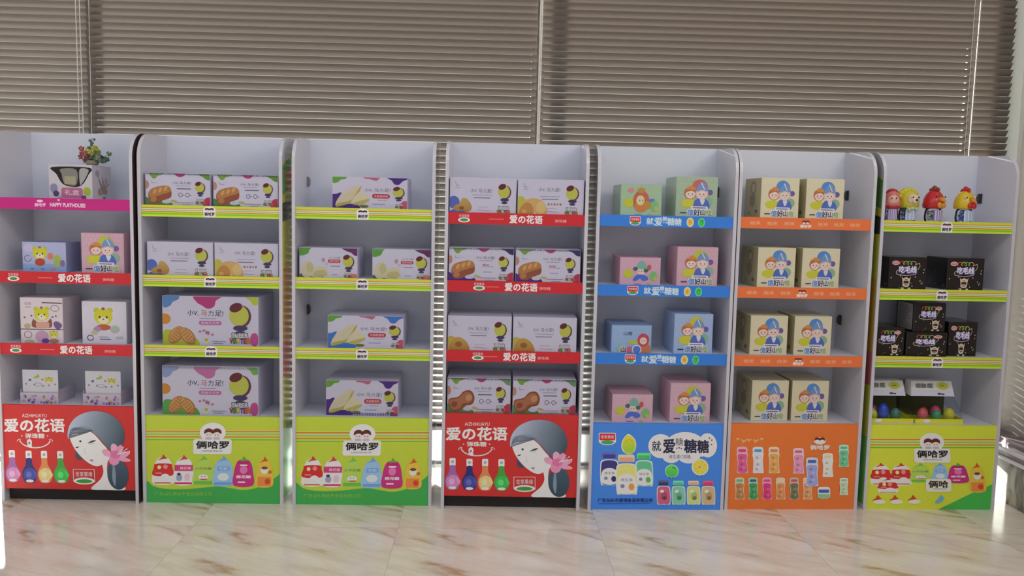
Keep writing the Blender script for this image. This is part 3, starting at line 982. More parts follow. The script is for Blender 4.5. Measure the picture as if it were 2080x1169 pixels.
def art_kids(a, bgc, leaf, dots=True):
    a.rect(-2, -2, 102, 102, bgc)
    dot = tuple(min(255, c+16) for c in bgc)
    if dots:
        for i in range(9):
            for j in range(5):
                a.ell(6+i*11+(j % 2)*5, 6+j*11, 1.6, 1.6, dot, n=6)
    a.blob([(38, 26), (44, 10), (60, 6), (72, 14), (76, 26), (66, 34), (48, 36)], leaf)
    a.ell(82, 38, 7, 7, (120, 100, 170))
    a.ell(78, 62, 12, 12, (150, 190, 160))
    a.ell(24, 66, 13, 9, (206, 210, 80))
    a.blob([(16, 74), (20, 58), (40, 56), (46, 66), (40, 76)], (214, 214, 70))
    a.blob([(44, 78), (46, 58), (62, 52), (78, 60), (80, 78)], (92, 116, 200))
    a.blob([(58, 56), (64, 54), (70, 57), (66, 68), (62, 68)], (226, 232, 244))
    child_face(a, 34, 42, 14, (196, 120, 84), True)
    a.blob([(24, 30), (34, 22), (46, 27), (44, 32), (32, 31)], (226, 150, 80))
    child_face(a, 62, 42, 14, (226, 200, 190), False)
    a.blob([(48, 36), (52, 22), (62, 12), (74, 22), (77, 35), (62, 32)], (128, 160, 214))
    a.stroke([(60, 14), (68, 30)], 2.2, (232, 236, 244))
    a.rr(36, 73, 78, 82, 4, (236, 234, 240))
    a.stroke([(42, 77), (72, 77)], 2.4, (110, 112, 150))
    for t, x0, x1, c, h, y in (('億', 28, 44, (92, 150, 214), 15, 89), ('好', 44, 60, (40, 36, 70), 16, 88.5), ('山', 60, 73, (64, 50, 64), 14, 88.5), ('楂', 74, 88, (160, 190, 90), 14, 88.5)):
        a.text(t, x0-.6, x1+.6, y, (240, 240, 244), h=h+2.4, bold=0.09)
        a.text(t, x0, x1, y, c, h=h, bold=0.02)
    a.rect(10, 88.4, 25, 91, (60, 56, 76))


def art_kids_side(a, bgc):
    a.rect(-2, -2, 102, 102, bgc)
    d = tuple(int(c*.80) for c in bgc)
    a.arc(52, 24, 15, 14, 0, 360, 5, d, 14)
    a.ell(52, 26, 11, 10, tuple(min(255, c+8) for c in bgc))
    a.blob([(36, 44), (60, 42), (66, 60), (50, 74), (34, 62)], d)
    a.ell(74, 84, 8, 5, tuple(int(c*.6) for c in bgc))
    a.ell(30, 88, 6, 4, d)


def art_toon(a, kind):
    bgc = {'green': (176, 206, 170), 'pink': (222, 178, 200), 'blue': (160, 190, 232), 'pink2': (226, 184, 200)}[kind]
    a.rect(-2, -2, 102, 72, bgc)
    for i in range(10):
        for j in range(6):
            a.ell(5+i*10+(j % 2)*5, 5+j*12, 1.3, 1.3, tuple(min(255, c+14) for c in bgc), n=6)
    if kind == 'blue':
        a.text('山楂', 30, 52, 20, (80, 90, 130), h=9)
        a.ell(55, 42, 14, 5, (190, 206, 80))
        a.ell(22, 58, 8, 10, (150, 200, 170))
        a.ell(84, 58, 16, 14, (214, 130, 90))
        a.ell(80, 36, 15, 16, (206, 80, 96))
        a.ell(80, 38, 9, 9, (240, 216, 206))
        for d in (-3, 3):
            a.ell(80+d, 38, 1, 1.4, (70, 50, 56), n=8)
        a.text('山', 23, 37, 60, (240, 240, 244), h=17, bold=0.1)
        a.text('山', 24, 36, 60, (110, 50, 60), h=14, bold=0.03)
        a.text('楂', 38, 52, 60, (226, 110, 140), h=16, bold=0.04)
        a.ell(64, 60, 12, 12, (226, 232, 246))
        a.ell(64, 60, 9.5, 9.5, (96, 130, 220))
        return
    a.ell(20, 40, 12, 10, (206, 212, 60))
    a.ell(83, 46, 10, 12, (130, 200, 130))
    a.ell(88, 52, 5, 5, (206, 200, 90))
    if kind == 'green':
        a.ell(50, 36, 20, 24, (206, 110, 84))
        a.ell(50, 48, 16, 12, (222, 140, 76))
        a.ell(48, 34, 10, 11, (230, 222, 170))
        a.ell(50, 12, 10, 6, (200, 150, 90))
        a.ell(66, 44, 9, 9, (206, 150, 60))
        a.ell(24, 12, 8, 5, (226, 150, 160))
        a.blob([(66, 32), (82, 30), (80, 36), (70, 37)], (110, 130, 210))
    else:
        a.ell(52, 32, 11, 11, (240, 214, 204))
        a.blob([(42, 26), (46, 12), (56, 8), (64, 20), (62, 28)], (130, 190, 180))
        a.ell(38, 28, 6, 5, (80, 110, 110))
        a.ell(64, 32, 6, 5, (70, 120, 110))
        a.blob([(32, 56), (40, 44), (52, 42), (66, 46), (70, 54), (58, 58), (50, 52), (40, 58)], (84, 120, 220))
        a.ell(72, 24, 5, 7, (206, 100, 80))
    for d in (-3.5, 3.5):
        a.ell(50+d, 34, 1.1, 1.5, (70, 54, 60), n=8)
    a.stroke([(36, 66), (52, 66)], 2.2, (130, 140, 220))
    a.ell(72, 66, 5, 3, (190, 190, 90))


def art_black(a, kind):
    a.rect(-2, -2, 102, 82, (34, 28, 27))
    rnd = random.Random(5)
    for k in range(16):
        x, y = rnd.uniform(4, 96), rnd.uniform(30, 77)
        a.ell(x, y, 1.6, 1.6, rnd.choice(((190, 186, 180), (130, 124, 100), (90, 110, 80))), n=8)
    left = kind == 'a'
    lx = 17 if left else 78
    ox = 0 if left else -3
    a.ell(lx, 14, 10, 5.5, (226, 196, 200))
    a.ell(lx, 14, 7.5, 3.4, (206, 90, 104))
    a.stroke([(lx-4, 14), (lx+4, 14)], 1.4, (246, 226, 226))
    x = 50+ox
    for k, (c, dx) in enumerate((((206, 90, 50), -16), ((196, 196, 70), -6), ((90, 180, 80), 3), ((206, 180, 130), 14))):
        a.arc(x+dx, 15, 7, 5.5, 150, 400, 1.8, c, 8)
    a.stroke([(x+20, 18), (x+30, 14), (x+32, 22), (x+27, 30)], 1.6, (196, 180, 140))
    a.text('吃毛线', x-24, x+24, 31, (120, 110, 190), h=18, bold=0.08)
    a.text('吃毛线', x-23, x+23, 30.4, (232, 226, 246), h=16, bold=0.03)
    a.arc(x-24, 38, 7, 6, 60, 280, 1.6, (206, 190, 160), 8)
    a.stroke([(x-22, 44), (x-5, 46), (x+12, 44), (x+22, 42)], 1.6, (190, 170, 170))
    jx, jy = (47, 62) if left else (70, 60)
    pale = (216, 200, 176)
    a.blob([(jx-12, jy-13), (jx-8, jy-9), (jx, jy-12), (jx+8, jy-9), (jx+12, jy-13), (jx+10, jy-4), (jx+8, jy+10), (jx, jy+13), (jx-8, jy+10), (jx-10, jy-4)], pale)
    a.ell(jx, jy+1, 7, 8, (70, 46, 40))
    a.rect(jx-5, jy+4, jx+5, jy+6.5, pale)
    a.rect(jx-6, jy-5, jx+6, jy-3, pale)
    for d in (-9, 9):
        a.ell(jx+d, jy+16, 4, 2, pale)


def art_black_side(a):
    a.rect(-2, -2, 102, 82, (36, 31, 31))
    rnd = random.Random(9)
    for k in range(10):
        a.ell(rnd.uniform(8, 92), rnd.uniform(10, 74), 2.6, 2, rnd.choice(((96, 92, 88), (70, 80, 60), (110, 90, 70))), n=8)


def art_infolabel(a):
    a.rect(-2, -2, 102, 82, (36, 31, 31))
    a.rr(6, 3, 94, 77, 6, (150, 150, 148))
    for k in range(9):
        a.stroke([(14, 12+k*7), (84 if k % 3 else 66, 12+k*7)], 1.8, (110, 110, 110))


def cub_head(a, x, y, r):
    """round yellow cub"""
    for d in (-.8, .8):
        a.ell(x+r*d, y-r*.75, r*.36, r*.34, (206, 204, 60))
    a.ell(x, y, r*1.12, r*.95, (218, 216, 56))
    a.ell(x, y+r*.42, r*.62, r*.42, (238, 234, 200))
    for d in (-.42, .42):
        a.ell(x+r*d, y+r*.05, r*.12, r*.15, (50, 44, 40), n=8)
    a.ell(x, y+r*.3, r*.12, r*.08, (110, 84, 50), n=8)
    a.ell(x, y-r*.95, r*.22, r*.18, (170, 96, 90), n=10)


def art_cub(a, kind):
    if kind == 'blue':       # 100 x 68
        a.rect(-2, -2, 102, 72, (186, 192, 232))
        a.rect(-2, 50, 102, 72, (150, 180, 228))
        a.ell(14, 14, 12, 9, (206, 200, 236))
        cub_head(a, 40, 26, 15)
        a.ell(40, 46, 12, 9, (196, 80, 60))
        a.ell(64, 32, 7, 8, (226, 140, 110))
        a.ell(80, 42, 9, 14, (176, 196, 90))
        a.ell(92, 48, 6, 8, (140, 120, 170))
        a.arc(12, 38, 8, 7, 0, 300, 1.5, (110, 104, 160), 10)
        for x in (22, 46, 72):
            a.ell(x, 62, 5, 2.6, (120, 150, 206))
        a.ell(70, 62, 6, 3.4, (206, 150, 130))
    elif kind == 'tall':     # 100 x 105
        a.rect(-2, -2, 102, 108, (230, 218, 226))
        a.text('软糖', 10, 26, 14, (150, 140, 160), h=7)
        a.stroke([(12, 22), (24, 22)], 2, (160, 150, 170))
        a.stroke([(52, 11), (98, 12)], 2.6, (110, 70, 84))
        a.arc(82, 24, 10, 7, 0, 360, 1.6, (160, 140, 160), 12)
        cub_head(a, 50, 38, 16)
        a.blob([(28, 68), (30, 50), (40, 56), (62, 56), (72, 48), (74, 66), (60, 70)], (150, 90, 70))
        a.rr(36, 56, 68, 70, 4, (226, 170, 150))
        a.ell(16, 66, 8, 6, (196, 180, 140))
        a.blob([(78, 58), (86, 54), (98, 62), (92, 72), (82, 70)], (120, 96, 150))
        for x, y in ((10, 46), (26, 42), (84, 42), (76, 44)):
            a.ell(x, y, 2.6, 2, (120, 96, 100), n=8)
        a.rect(-2, 72.5, 102, 74.5, (86, 66, 80))
        a.arc(17, 86, 9, 8, 0, 360, 1.6, (150, 140, 160), 12)
        a.ell(50, 90, 16, 14, (206, 166, 196))
        a.ell(58, 100, 9, 6, (110, 70, 170))
        cub_head(a, 78, 86, 9)
        a.ell(78, 100, 12, 5, (180, 130, 120))
        a.ell(20, 102, 12, 4, (200, 186, 160))
    elif kind == 'white':    # 100 x 95
        a.rect(-2, -2, 102, 98, (226, 222, 236))
        cub_head(a, 48, 34, 19)
        a.ell(48, 58, 17, 7, (200, 100, 76))
        a.ell(34, 62, 9, 6, (180, 150, 190))
        a.ell(74, 62, 11, 9, (180, 196, 180))
        a.ell(28, 70, 8, 5, (200, 196, 160))
        a.arc(18, 82, 7, 6, 0, 330, 2, (96, 96, 130), 10)
        a.stroke([(38, 80), (58, 80)], 1.6, (130, 130, 160))
        a.stroke([(40, 85), (64, 85)], 2.2, (110, 110, 150))
        a.text('QQ', 76, 92, 81, (96, 96, 130), h=6)
    elif kind == 'card':     # 100 x 85 header card
        a.rect(-2, -2, 102, 88, (226, 226, 236))
        a.blob([(30, 26), (40, 20), (44, 14), (48, 24), (38, 30)], (180, 200, 80))
        cub_head(a, 74, 36, 10)
        a.ell(21, 36, 4, 4.6, (110, 106, 190))
        for x, y in ((10, 50), (33, 52), (56, 34), (58, 56), (74, 54), (92, 50)):
            a.ell(x, y, 3, 3.4, (150, 146, 170), n=8)
        a.arc(44, 52, 10, 6, 0, 360, 1.4, (176, 166, 196), 10)
    else:                    # tray front 100 x 22
        a.rect(-2, -2, 102, 26, (218, 210, 230))
        rnd = random.Random(3)
        for k in range(22):
            a.ell(rnd.uniform(5, 95), rnd.uniform(6, 20), rnd.uniform(2, 5), rnd.uniform(2, 4), rnd.choice(((180, 130, 206), (206, 160, 200), (226, 196, 150), (120, 100, 180), (190, 160, 130))), n=10)


def art_gift(a):             # 100 x 78
    a.rect(-2, -2, 102, 82, (226, 220, 228))
    a.blob([(8, 6), (96, 6), (92, 22), (80, 42), (66, 50), (46, 49), (30, 42), (18, 22)], (36, 34, 38))
    a.blob([(28, 10), (64, 11), (64, 44), (46, 46), (34, 40), (30, 22)], (150, 148, 138))
    a.blob([(72, 10), (92, 10), (88, 24), (78, 40), (72, 44)], (186, 184, 182))
    a.rect(36, 26, 62, 44, (186, 180, 150))
    a.ell(11, 54, 9, 11, (160, 156, 200))
    a.ell(16, 66, 7, 7, (92, 70, 130))
    a.rr(28, 52, 78, 76, 6, (206, 120, 160))
    a.text('礼盒', 36, 70, 63, (240, 206, 226), h=12, bold=0.03)
    a.ell(88, 60, 9, 10, (180, 206, 70))
    a.ell(80, 74, 6, 5, (120, 70, 150))
    a.ell(26, 76, 7, 4, (190, 170, 200))


def art_gift_side(a):
    a.rect(-2, -2, 102, 82, (222, 214, 222))
    a.ell(26, 18, 11, 8, (170, 164, 190))
    for k in range(9):
        a.stroke([(54, 64), (30+k*7, 26+(k % 3)*7)], 3.4, ((150, 140, 120), (170, 120, 110), (130, 140, 110))[k % 3])
    a.ell(40, 60, 14, 9, (190, 160, 150))
    a.ell(66, 58, 12, 8, (170, 150, 130))
    a.ell(60, 74, 8, 4, (170, 120, 180))


# ------------------------------------------------------------------ racks
W = 0.56
DEP = 0.285
TS = 0.0135
RACKS = [(-2.0165, 0.002, -0.020, (1.2695, 0.9686, 0.6713, 0.4126)), (-1.4183, 0.0048, -0.0065, (1.2517, 0.9643, 0.6728, 0.3745)),
         (-0.7929, 0.0021, -0.0019, (1.2562, 0.9665, 0.6727, 0.3785)), (-0.1644, -0.0252, -0.0139, (1.2488, 0.9694, 0.6777, 0.4105)),
         (0.4588, -0.0191, 0.0235, (1.2532, 0.9639, 0.6751, 0.3753)), (1.0512, 0.0013, 0.0330, (1.2560, 0.9638, 0.6725, 0.3773)),
         (1.6675, 0.0248, 0.0180, (1.2548, 0.9651, 0.6743, 0.3752))]
RACK_LABEL = ['red-fronted display rack with a pink top strip, leftmost in the row',
              'lime-fronted display rack with two big waffle cartons, second from left',
              'lime-fronted display rack holding five snack cartons, third from left',
              'red-fronted display rack packed with eight white snack cartons, middle of the row',
              'blue-fronted display rack with blue shelf strips',
              'orange-fronted display rack with orange shelf strips',
              'lime-fronted display rack with toys and black boxes, rightmost, next to the wall']
STYLE = ['red', 'lime', 'lime', 'red', 'blue', 'orange', 'limec']


def world_of(i, x, y, z):
    xl, yl, a, _ = RACKS[i]
    return Vector((xl+x*math.cos(a)-y*math.sin(a), yl+x*math.sin(a)+y*math.cos(a), z))


ONE = (0.7, 0.7, 0.7, 1)
RW = 0.845


def side_profile():
    p = [(-0.006, 0.0), (-0.006, 1.440)]
    R = 0.104
    for k in range(1, 9):
        t = math.radians(180-k*90/8)
        p.append((-0.006+R+R*math.cos(t), 1.440+R*math.sin(t)))
    p += [(DEP, 1.551), (DEP, 0.0)]
    return p


def side_mesh(sign, printed, dark=False, gain=1.3):
    mb = MB()
    x0, x1 = (-TS, 0.0) if sign < 0 else (W, W+TS)
    x0 -= W/2
    x1 -= W/2
    pr = [(y-DEP/2, z) for y, z in side_profile()]
    wc = lin((212, 210, 219))
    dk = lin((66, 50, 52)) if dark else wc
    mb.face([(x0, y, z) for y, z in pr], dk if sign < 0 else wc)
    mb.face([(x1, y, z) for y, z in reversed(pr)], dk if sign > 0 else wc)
    n = len(pr)
    for k in range(n):
        (ya, za), (yb, zb) = pr[k], pr[(k+1) % n]
        mb.face([(x0, ya, za), (x1, ya, za), (x1, yb, zb), (x0, yb, zb)], wc)
    if printed:
        xo = x0 if sign < 0 else x1

        def put(u, v, off):
            return (xo+sign*off, -DEP/2+0.0+u*(DEP-0.004), 1.54-v*1.53)
        a = Art(mb, put, ((0, 0), (100, 0), (0, 540), (100, 540)), gain)

        def P2(pts, c):
            q = [a.P(*p) for p in pts]
            if sign > 0:
                q.reverse()
            mb.face(q, a.col(c))
            a.k += 1
        P2([(0, 40), (100, 4), (100, 536), (0, 536)], (196, 196, 70))
        P2([(0, 42), (100, 6), (100, 60), (0, 84)], (96, 150, 84))
        P2([(20, 50), (90, 34), (90, 66), (30, 76)], (206, 90, 60))
        P2([(0, 96), (100, 80), (100, 116), (0, 122)], (60, 62, 56))
        P2([(0, 190), (100, 180), (100, 300), (0, 300)], (206, 160, 70))
        P2([(0, 300), (100, 300), (100, 360), (0, 350)], (206, 110, 110))
        P2([(0, 430), (100, 430), (100, 536), (0, 536)], (110, 190, 90))
    return mb


STRIP_ART = {'red0': lambda a: art_strip_red(a, False), 'red1': lambda a: art_strip_red(a, True), 'pink': art_strip_pink,
             'lime': art_strip_lime, 'blue': art_strip_blue, 'orange': art_strip_orange}
_cache = {}


def make_rack(i):
    xl, yl, ang, zs = RACKS[i]
    st = STYLE[i]
    c = world_of(i, W/2, DEP/2, 0)
    root = empty('display_rack', c, ang)
    if i == 0:
        root.scale = (0.977, 1, 1)
        root.location.x += 0.006
    tag(root, RACK_LABEL[i], 'display rack', 'display racks in the row')
    for sg in (-1, 1):
        pr = (i == 1 and sg > 0) or (i == 6 and sg < 0)
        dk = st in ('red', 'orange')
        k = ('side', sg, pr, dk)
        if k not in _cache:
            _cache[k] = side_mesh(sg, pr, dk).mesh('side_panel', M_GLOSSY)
        o = link('side_panel', _cache[k], root)
        if pr:
            o['label'] = 'side panel with lime and orange print on its outer face'
    wc = lin((219, 223, 235))
    mb = MB()
    mb.box(-W/2, W/2, DEP/2-0.010, DEP/2, 0.0, 1.553, wc)
    build('back_panel', mb, M_PRINT, root)
    # shelves and printed front strips
    for k in range(4):
        t = zs[k]
        mb = MB()
        if k < 3:
            mb.box(-W/2, W/2, -DEP/2+0.005, DEP/2-0.010, t-0.022, t-0.004, wc)
        else:
            mb.box(-W/2, W/2, -DEP/2+0.012, DEP/2-0.010, t-0.020, t-0.003, wc)
        build('shelf_board', mb, M_PRINT, root)
        if k == 3:
            break
        sk = {'red': ('pink' if (i == 0 and k == 0) else ('red0' if i == 0 or k == 0 else 'red1')), 'limec': 'lime'}.get(st, st)
        ck = ('strip', sk)
        if ck not in _cache:
            mb = MB()
            edge = {'pink': (190, 40, 126), 'red0': (196, 42, 50), 'red1': (196, 42, 50), 'lime': (200, 208, 66), 'blue': (56, 124, 214), 'orange': (226, 116, 66)}[sk]
            mb.box(-W/2, W/2, -0.0025, 0.0025, -0.0472, 0.0, lin(edge, 1.2))
            STRIP_ART[sk](Art(mb, lambda u, v, o_: (-W/2+u*W, -0.0025-o_, -v*0.0472), ((0, 0), (1000, 0), (0, 80), (1000, 80)), 1.2))
            _cache[ck] = mb.mesh('shelf_strip', M_PRINT)
        o = link('shelf_strip', _cache[ck], root, (0, -DEP/2+0.0025, t))
        if sk == 'pink':
            o['label'] = 'magenta shelf strip'
    # printed base panel
    zb = zs[3]
    bot = 0.055 if st == 'red' else 0.0
    mb = MB()
    fn, quad, ed = {'red': (art_red_base, ((75, 45), (1662, 75), (65, 1085), (1618, 1105)), (200, 40, 44)),
                    'lime': (art_green_base, ((52, 15), (1735, 40), (105, 1110), (1765, 1125)), LIME),
                    'blue': (art_blue_base, ((95, 55), (1740, 70), (45, 1130), (1670, 1135)), (66, 128, 216)),
                    'orange': (art_orange_base, ((150, 60), (1750, 70), (75, 1128), (1680, 1130)), (222, 112, 52)),
                    'limec': (art_lime_corner_base, ((190, 75), (1765, 85), (95, 1120), (1640, 1135)), (208, 217, 64))}[st]
    mb.box(-W/2, W/2, -DEP/2, -DEP/2+0.012, bot, zb, lin(ed, 1.2))
    fn(Art(mb, lambda u, v, o_: (-W/2+u*W, -DEP/2-o_, zb-v*(zb-bot)), quad, 1.25 if st.startswith('lime') else 1.4))
    build('base_panel', mb, M_PRINT, root)
    if st == 'red':
        mb = MB()
        mb.box(-W/2, W/2, -DEP/2+0.03, -DEP/2+0.042, 0.0, 0.056, lin((34, 30, 32)))
        build('toe_board', mb, M_DARK, root)
    return root


ROOT = [make_rack(i) for i in range(7)]


def clip(i, x, y, z, sign, dark):
    """small joint clip on the inner face of a side panel"""
    mb = MB()
    s = sign
    x0 = 0.0 if s < 0 else W
    dx = -s
    mb.box(min(x0, x0+dx*.004)-W/2, max(x0, x0+dx*.004)-W/2, y-DEP/2, y+.030-DEP/2, z-.022, z+.022, ONE)
    mb.box(min(x0, x0+dx*.012)-W/2, max(x0, x0+dx*.012)-W/2, y+.006-DEP/2, y+.024-DEP/2, z-.014, z+.014, ONE)
    for q in (-.017, .017):
        mb.box(min(x0, x0+dx*.008)-W/2, max(x0, x0+dx*.008)-W/2, y+.012-DEP/2, y+.018-DEP/2, z+q-.003, z+q+.003, ONE)
    o = build('clip', mb, M_CLIPD if dark else M_STEEL, ROOT[i])
    o['label'] = 'dark joint clip' if dark else 'steel joint clip'


clip(2, 0, .215, 1.365, -1, False)
clip(2, 0, .215, .805, -1, True)
clip(4, 0, .215, 1.36, 1, True)
clip(5, 0, .215, 1.36, 1, True)
clip(5, 0, .215, .80, 1, True)
clip(6, 0, .225, 1.36, 1, True)
mb = MB()
mb.box(.095-W/2, .120-W/2, DEP/2-.022, DEP/2-.010, 1.335, 1.378, ONE)
mb.box(.099-W/2, .105-W/2, DEP/2-.026, DEP/2-.022, 1.345, 1.352, ONE)
mb.box(.099-W/2, .105-W/2, DEP/2-.026, DEP/2-.022, 1.362, 1.369, ONE)
o = build('clip', mb, M_CLIPD, ROOT[0])
o['label'] = 'dark joint clip'


# ------------------------------------------------------------------ boxes on the shelves
def shelf_z(i, s):
    z = RACKS[i][3][s]
    return z-(0.003 if s == 3 else 0.004)+0.0004


BG = 0.80


def carton_mesh(key, name, w_, h_, d_, base, front, canvas, left=None, right=None, mat=None, gain=BG):
    if key in _cache:
        return _cache[key]
    mb = MB()
    mb.box(-w_/2, w_/2, -d_/2, d_/2, 0, h_, lin(base, gain), ch=0.0012)
    fw, fh = canvas
    m = 0.0012
    front(Art(mb, lambda u, v, o_: (-w_/2+m+u*(w_-2*m), -d_/2-o_, h_-m-v*(h_-2*m)), ((0, 0), (fw, 0), (0, fh), (fw, fh)), gain))
    if left:
        left(Art(mb, lambda u, v, o_: (-w_/2-o_, d_/2-m-u*(d_-2*m), h_-m-v*(h_-2*m)), ((0, 0), (fw, 0), (0, fh), (fw, fh)), gain))
    if right:
        right(Art(mb, lambda u, v, o_: (w_/2+o_, -d_/2+m+u*(d_-2*m), h_-m-v*(h_-2*m)), ((0, 0), (fw, 0), (0, fh), (fw, fh)), gain))
    # lid seam and tuck flap on top
    t = Art(mb, lambda u, v, o_: (-w_/2+u*w_, -d_/2+(1-v)*d_, h_+o_), ((0, 0), (100, 0), (0, 100), (100, 100)), gain)
    sc = tuple(int(q*.72) for q in base)
    t.rect(3, 49.4, 97, 50.6, sc)
    t.rect(2, 96, 98, 97, sc)
    _cache[key] = mb.mesh(name, mat or M_PRINT)
    return _cache[key]


def place(me, name, i, s, x0, w_, dy, d_, label, cat, group=None, z=None, rz=0.0):
    p = world_of(i, x0+w_/2+(0.008 if i == 0 else 0), dy+d_/2, shelf_z(i, s) if z is None else z)
    o = link(name, me, None, p, RACKS[i][2]+rz)
    return tag(o, label, cat, group)


def snack(i, s, x0, w_, h_, kind, label, dy=.012, d_=.19, key=None):
    me = carton_mesh(('snack', kind, round(w_, 2), round(h_, 2), d_), 'snack_carton', w_, h_, d_, CARD, lambda a: art_snack(a, kind), (200, 100))
    return place(me, 'snack_carton', i, s, x0, w_, dy, d_, label, 'snack box', 'white snack cartons on the racks')


R2, R3, R4 = 'second rack from left', 'third rack from left', 'middle red rack'
snack(1, 0, .012, .264, .134, 'loaf', 'white snack carton with loaf picture, top shelf of second rack from left, left one')
snack(1, 0, .288, .264, .134, 'loaf', 'white snack carton with loaf picture, top shelf of second rack from left, right one')
snack(1, 1, .014, .270, .141, 'star', 'white snack carton with yellow star-shaped snack over blue, second shelf of second rack', d_=.2)
snack(1, 1, .290, .262, .141, 'curl', 'white snack carton with ring pastry picture, second shelf of second rack, beside blue-cornered one', d_=.2)
snack(1, 2, .065, .399, .207, 'waffle', 'big white waffle carton with blue top corner, third shelf of second rack', dy=.03, d_=.235)
snack(1, 3, .060, .402, .209, 'waffleg', 'big white waffle carton with toothed top edge, lowest shelf of second rack', dy=.03, d_=.235)
snack(2, 0, .145, .310, .132, 'cake', 'white and purple cake carton alone on top shelf of third rack from left', dy=.03, d_=.17)
snack(2, 1, .011, .241, .127, 'bun', 'white cake-bun carton with purple corner, second shelf of third rack, left one', dy=.02, d_=.2)
snack(2, 1, .314, .240, .127, 'bun', 'white cake-bun carton with purple corner, second shelf of third rack, right one', dy=.02, d_=.2)
snack(2, 2, .127, .318, .138, 'cakeb', 'white and blue cake carton alone on third shelf of third rack from left', dy=.03, d_=.2)
snack(2, 3, .117, .306, .152, 'caket', 'white and purple cake carton with toothed bottom edge, lowest shelf of third rack', dy=.045, d_=.2)
snack(3, 0, .004, .272, .146, 'star', 'white snack carton with star-shaped snack over blue, top shelf of middle red rack', dy=.008, d_=.2)
snack(3, 0, .283, .272, .146, 'curl', 'white snack carton with ring pastry picture, top shelf of middle red rack', dy=.008, d_=.2)
snack(3, 1, .004, .269, .139, 'loafp', 'white loaf carton with purple foot, second shelf of middle red rack, left one', dy=.008, d_=.2)
snack(3, 1, .280, .269, .139, 'loafp', 'white loaf carton with purple foot, second shelf of middle red rack, right one', dy=.008, d_=.2)
snack(3, 2, .004, .266, .147, 'curlg', 'plain white carton with golden pastry, third shelf of middle red rack, left one', dy=.01, d_=.2)
snack(3, 2, .276, .266, .147, 'curlg', 'plain white carton with golden pastry, third shelf of middle red rack, right one', dy=.01, d_=.2)
snack(3, 3, .006, .266, .151, 'twin', 'white carton with peanut-shaped bun picture, lowest shelf of middle red rack, left one', dy=.016, d_=.2)
snack(3, 3, .281, .266, .151, 'twin', 'white carton with peanut-shaped bun picture, lowest shelf of middle red rack, right one', dy=.016, d_=.2)


def candy(i, s, x0, w_, h_, key, base, front, canvas, label, dy=.03, d_=.2, left=None, right=None, mat=None, group='square candy boxes', gain=0.92, z=None, rz=0, name='candy_box'):
    me = carton_mesh((key, round(w_, 2), round(h_, 2), d_), name, w_, h_, d_, base, front, canvas, left, right, mat, gain)
    return place(me, name, i, s, x0, w_, dy, d_, label, 'candy box', group, z, rz)


PINK, BLUE, MINT, KRAFT = (222, 180, 198), (170, 194, 234), (178, 200, 172), (232, 225, 192)
YEL, LBL, RED = (206, 206, 80), (92, 150, 220), (214, 110, 110)
# leftmost rack
candy(0, 1, .090, .180, .124, 'cubblue', (150, 158, 200), lambda a: art_cub(a, 'blue'), (100, 68), 'low blue candy box with yellow cub, second shelf of leftmost rack', d_=.12)
candy(0, 1, .333, .175, .166, 'kpink', PINK, lambda a: art_kids(a, PINK, YEL), (100, 100), 'tall pink candy box with two children, second shelf of leftmost rack', d_=.16)
candy(0, 2, .073, .177, .191, 'cubtall', (206, 194, 204), lambda a: art_cub(a, 'tall'), (100, 105), 'white candy box with cub and a dark seam line, third shelf of leftmost rack', d_=.15)
candy(0, 2, .323, .185, .179, 'cubwhite', (214, 210, 222), lambda a: art_cub(a, 'white'), (100, 95), 'plain white candy box with one yellow cub, third shelf of leftmost rack', dy=.04, d_=.15)
me = carton_mesh('gift', 'gift_box', .178, .142, .165, (222, 214, 222), art_gift, (100, 78), None, art_gift_side)
place(me, 'gift_box', 0, 0, .207, .178, .03, .165, 'white floral gift box with dark sunglasses print on top shelf of leftmost rack', 'gift box')

# two small open counter boxes with raised header cards
for (x0, lab) in ((.060, 'white counter box with raised header card, lowest shelf of leftmost rack, left one'), (.322, 'white counter box with raised header card, lowest shelf of leftmost rack, right one')):
    w_, d_, h_ = .158, .14, .142
    root = empty('counter_display_box', world_of(0, x0+.008+w_/2, .035+d_/2, shelf_z(0, 3)), RACKS[0][2])
    tag(root, lab, 'candy box', 'open counter boxes of candy')
    if 'tray' not in _cache:
        mb = MB()
        cc = lin((206, 196, 214), BG)
        t = .0025
        mb.box(-w_/2, w_/2, -d_/2, -d_/2+t, 0, .046, cc)
        mb.box(-w_/2, -w_/2+t, -d_/2+t, d_/2, 0, .060, cc)
        mb.box(w_/2-t, w_/2, -d_/2+t, d_/2, 0, .060, cc)
        mb.box(-w_/2+t, w_/2-t, -d_/2+t, d_/2, 0, t, cc)
        art_cub(Art(mb, lambda u, v, o_: (-w_/2+u*w_, -d_/2-o_, .046*(1-v)), ((0, 0), (100, 0), (0, 22), (100, 22)), BG), 'tray')
        _cache['tray'] = mb.mesh('tray', M_PRINT)
        mb = MB()
        cw = w_-.004
        y0 = -d_/2+.006
        mb.box(-cw/2+.006, cw/2, y0, y0+.0025, .0028, h_, lin((226, 226, 236), BG))
        art_cub(Art(mb, lambda u, v, o_: (-cw/2+.006+u*(cw-.006), y0-o_, h_-v*(h_-.04)), ((0, 0), (100, 0), (0, 85), (100, 85)), BG), 'card')
        _cache['hcard'] = mb.mesh('header_card', M_PRINT)
        mb = MB()
        rnd = random.Random(11)
        for q in range(14):
            mb.ball((rnd.uniform(-.058, .058), rnd.uniform(-.045, .05), .016), .013, lin(rnd.choice(((120, 90, 110), (90, 80, 90), (140, 110, 100)))), 8, 6)
        _cache['sachets'] = mb.mesh('sweets', M_PLAS, True)
    link('tray', _cache['tray'], root)
    link('header_card', _cache['hcard'], root)
    o = link('sweets', _cache['sachets'], root)
    o['kind'] = 'stuff'

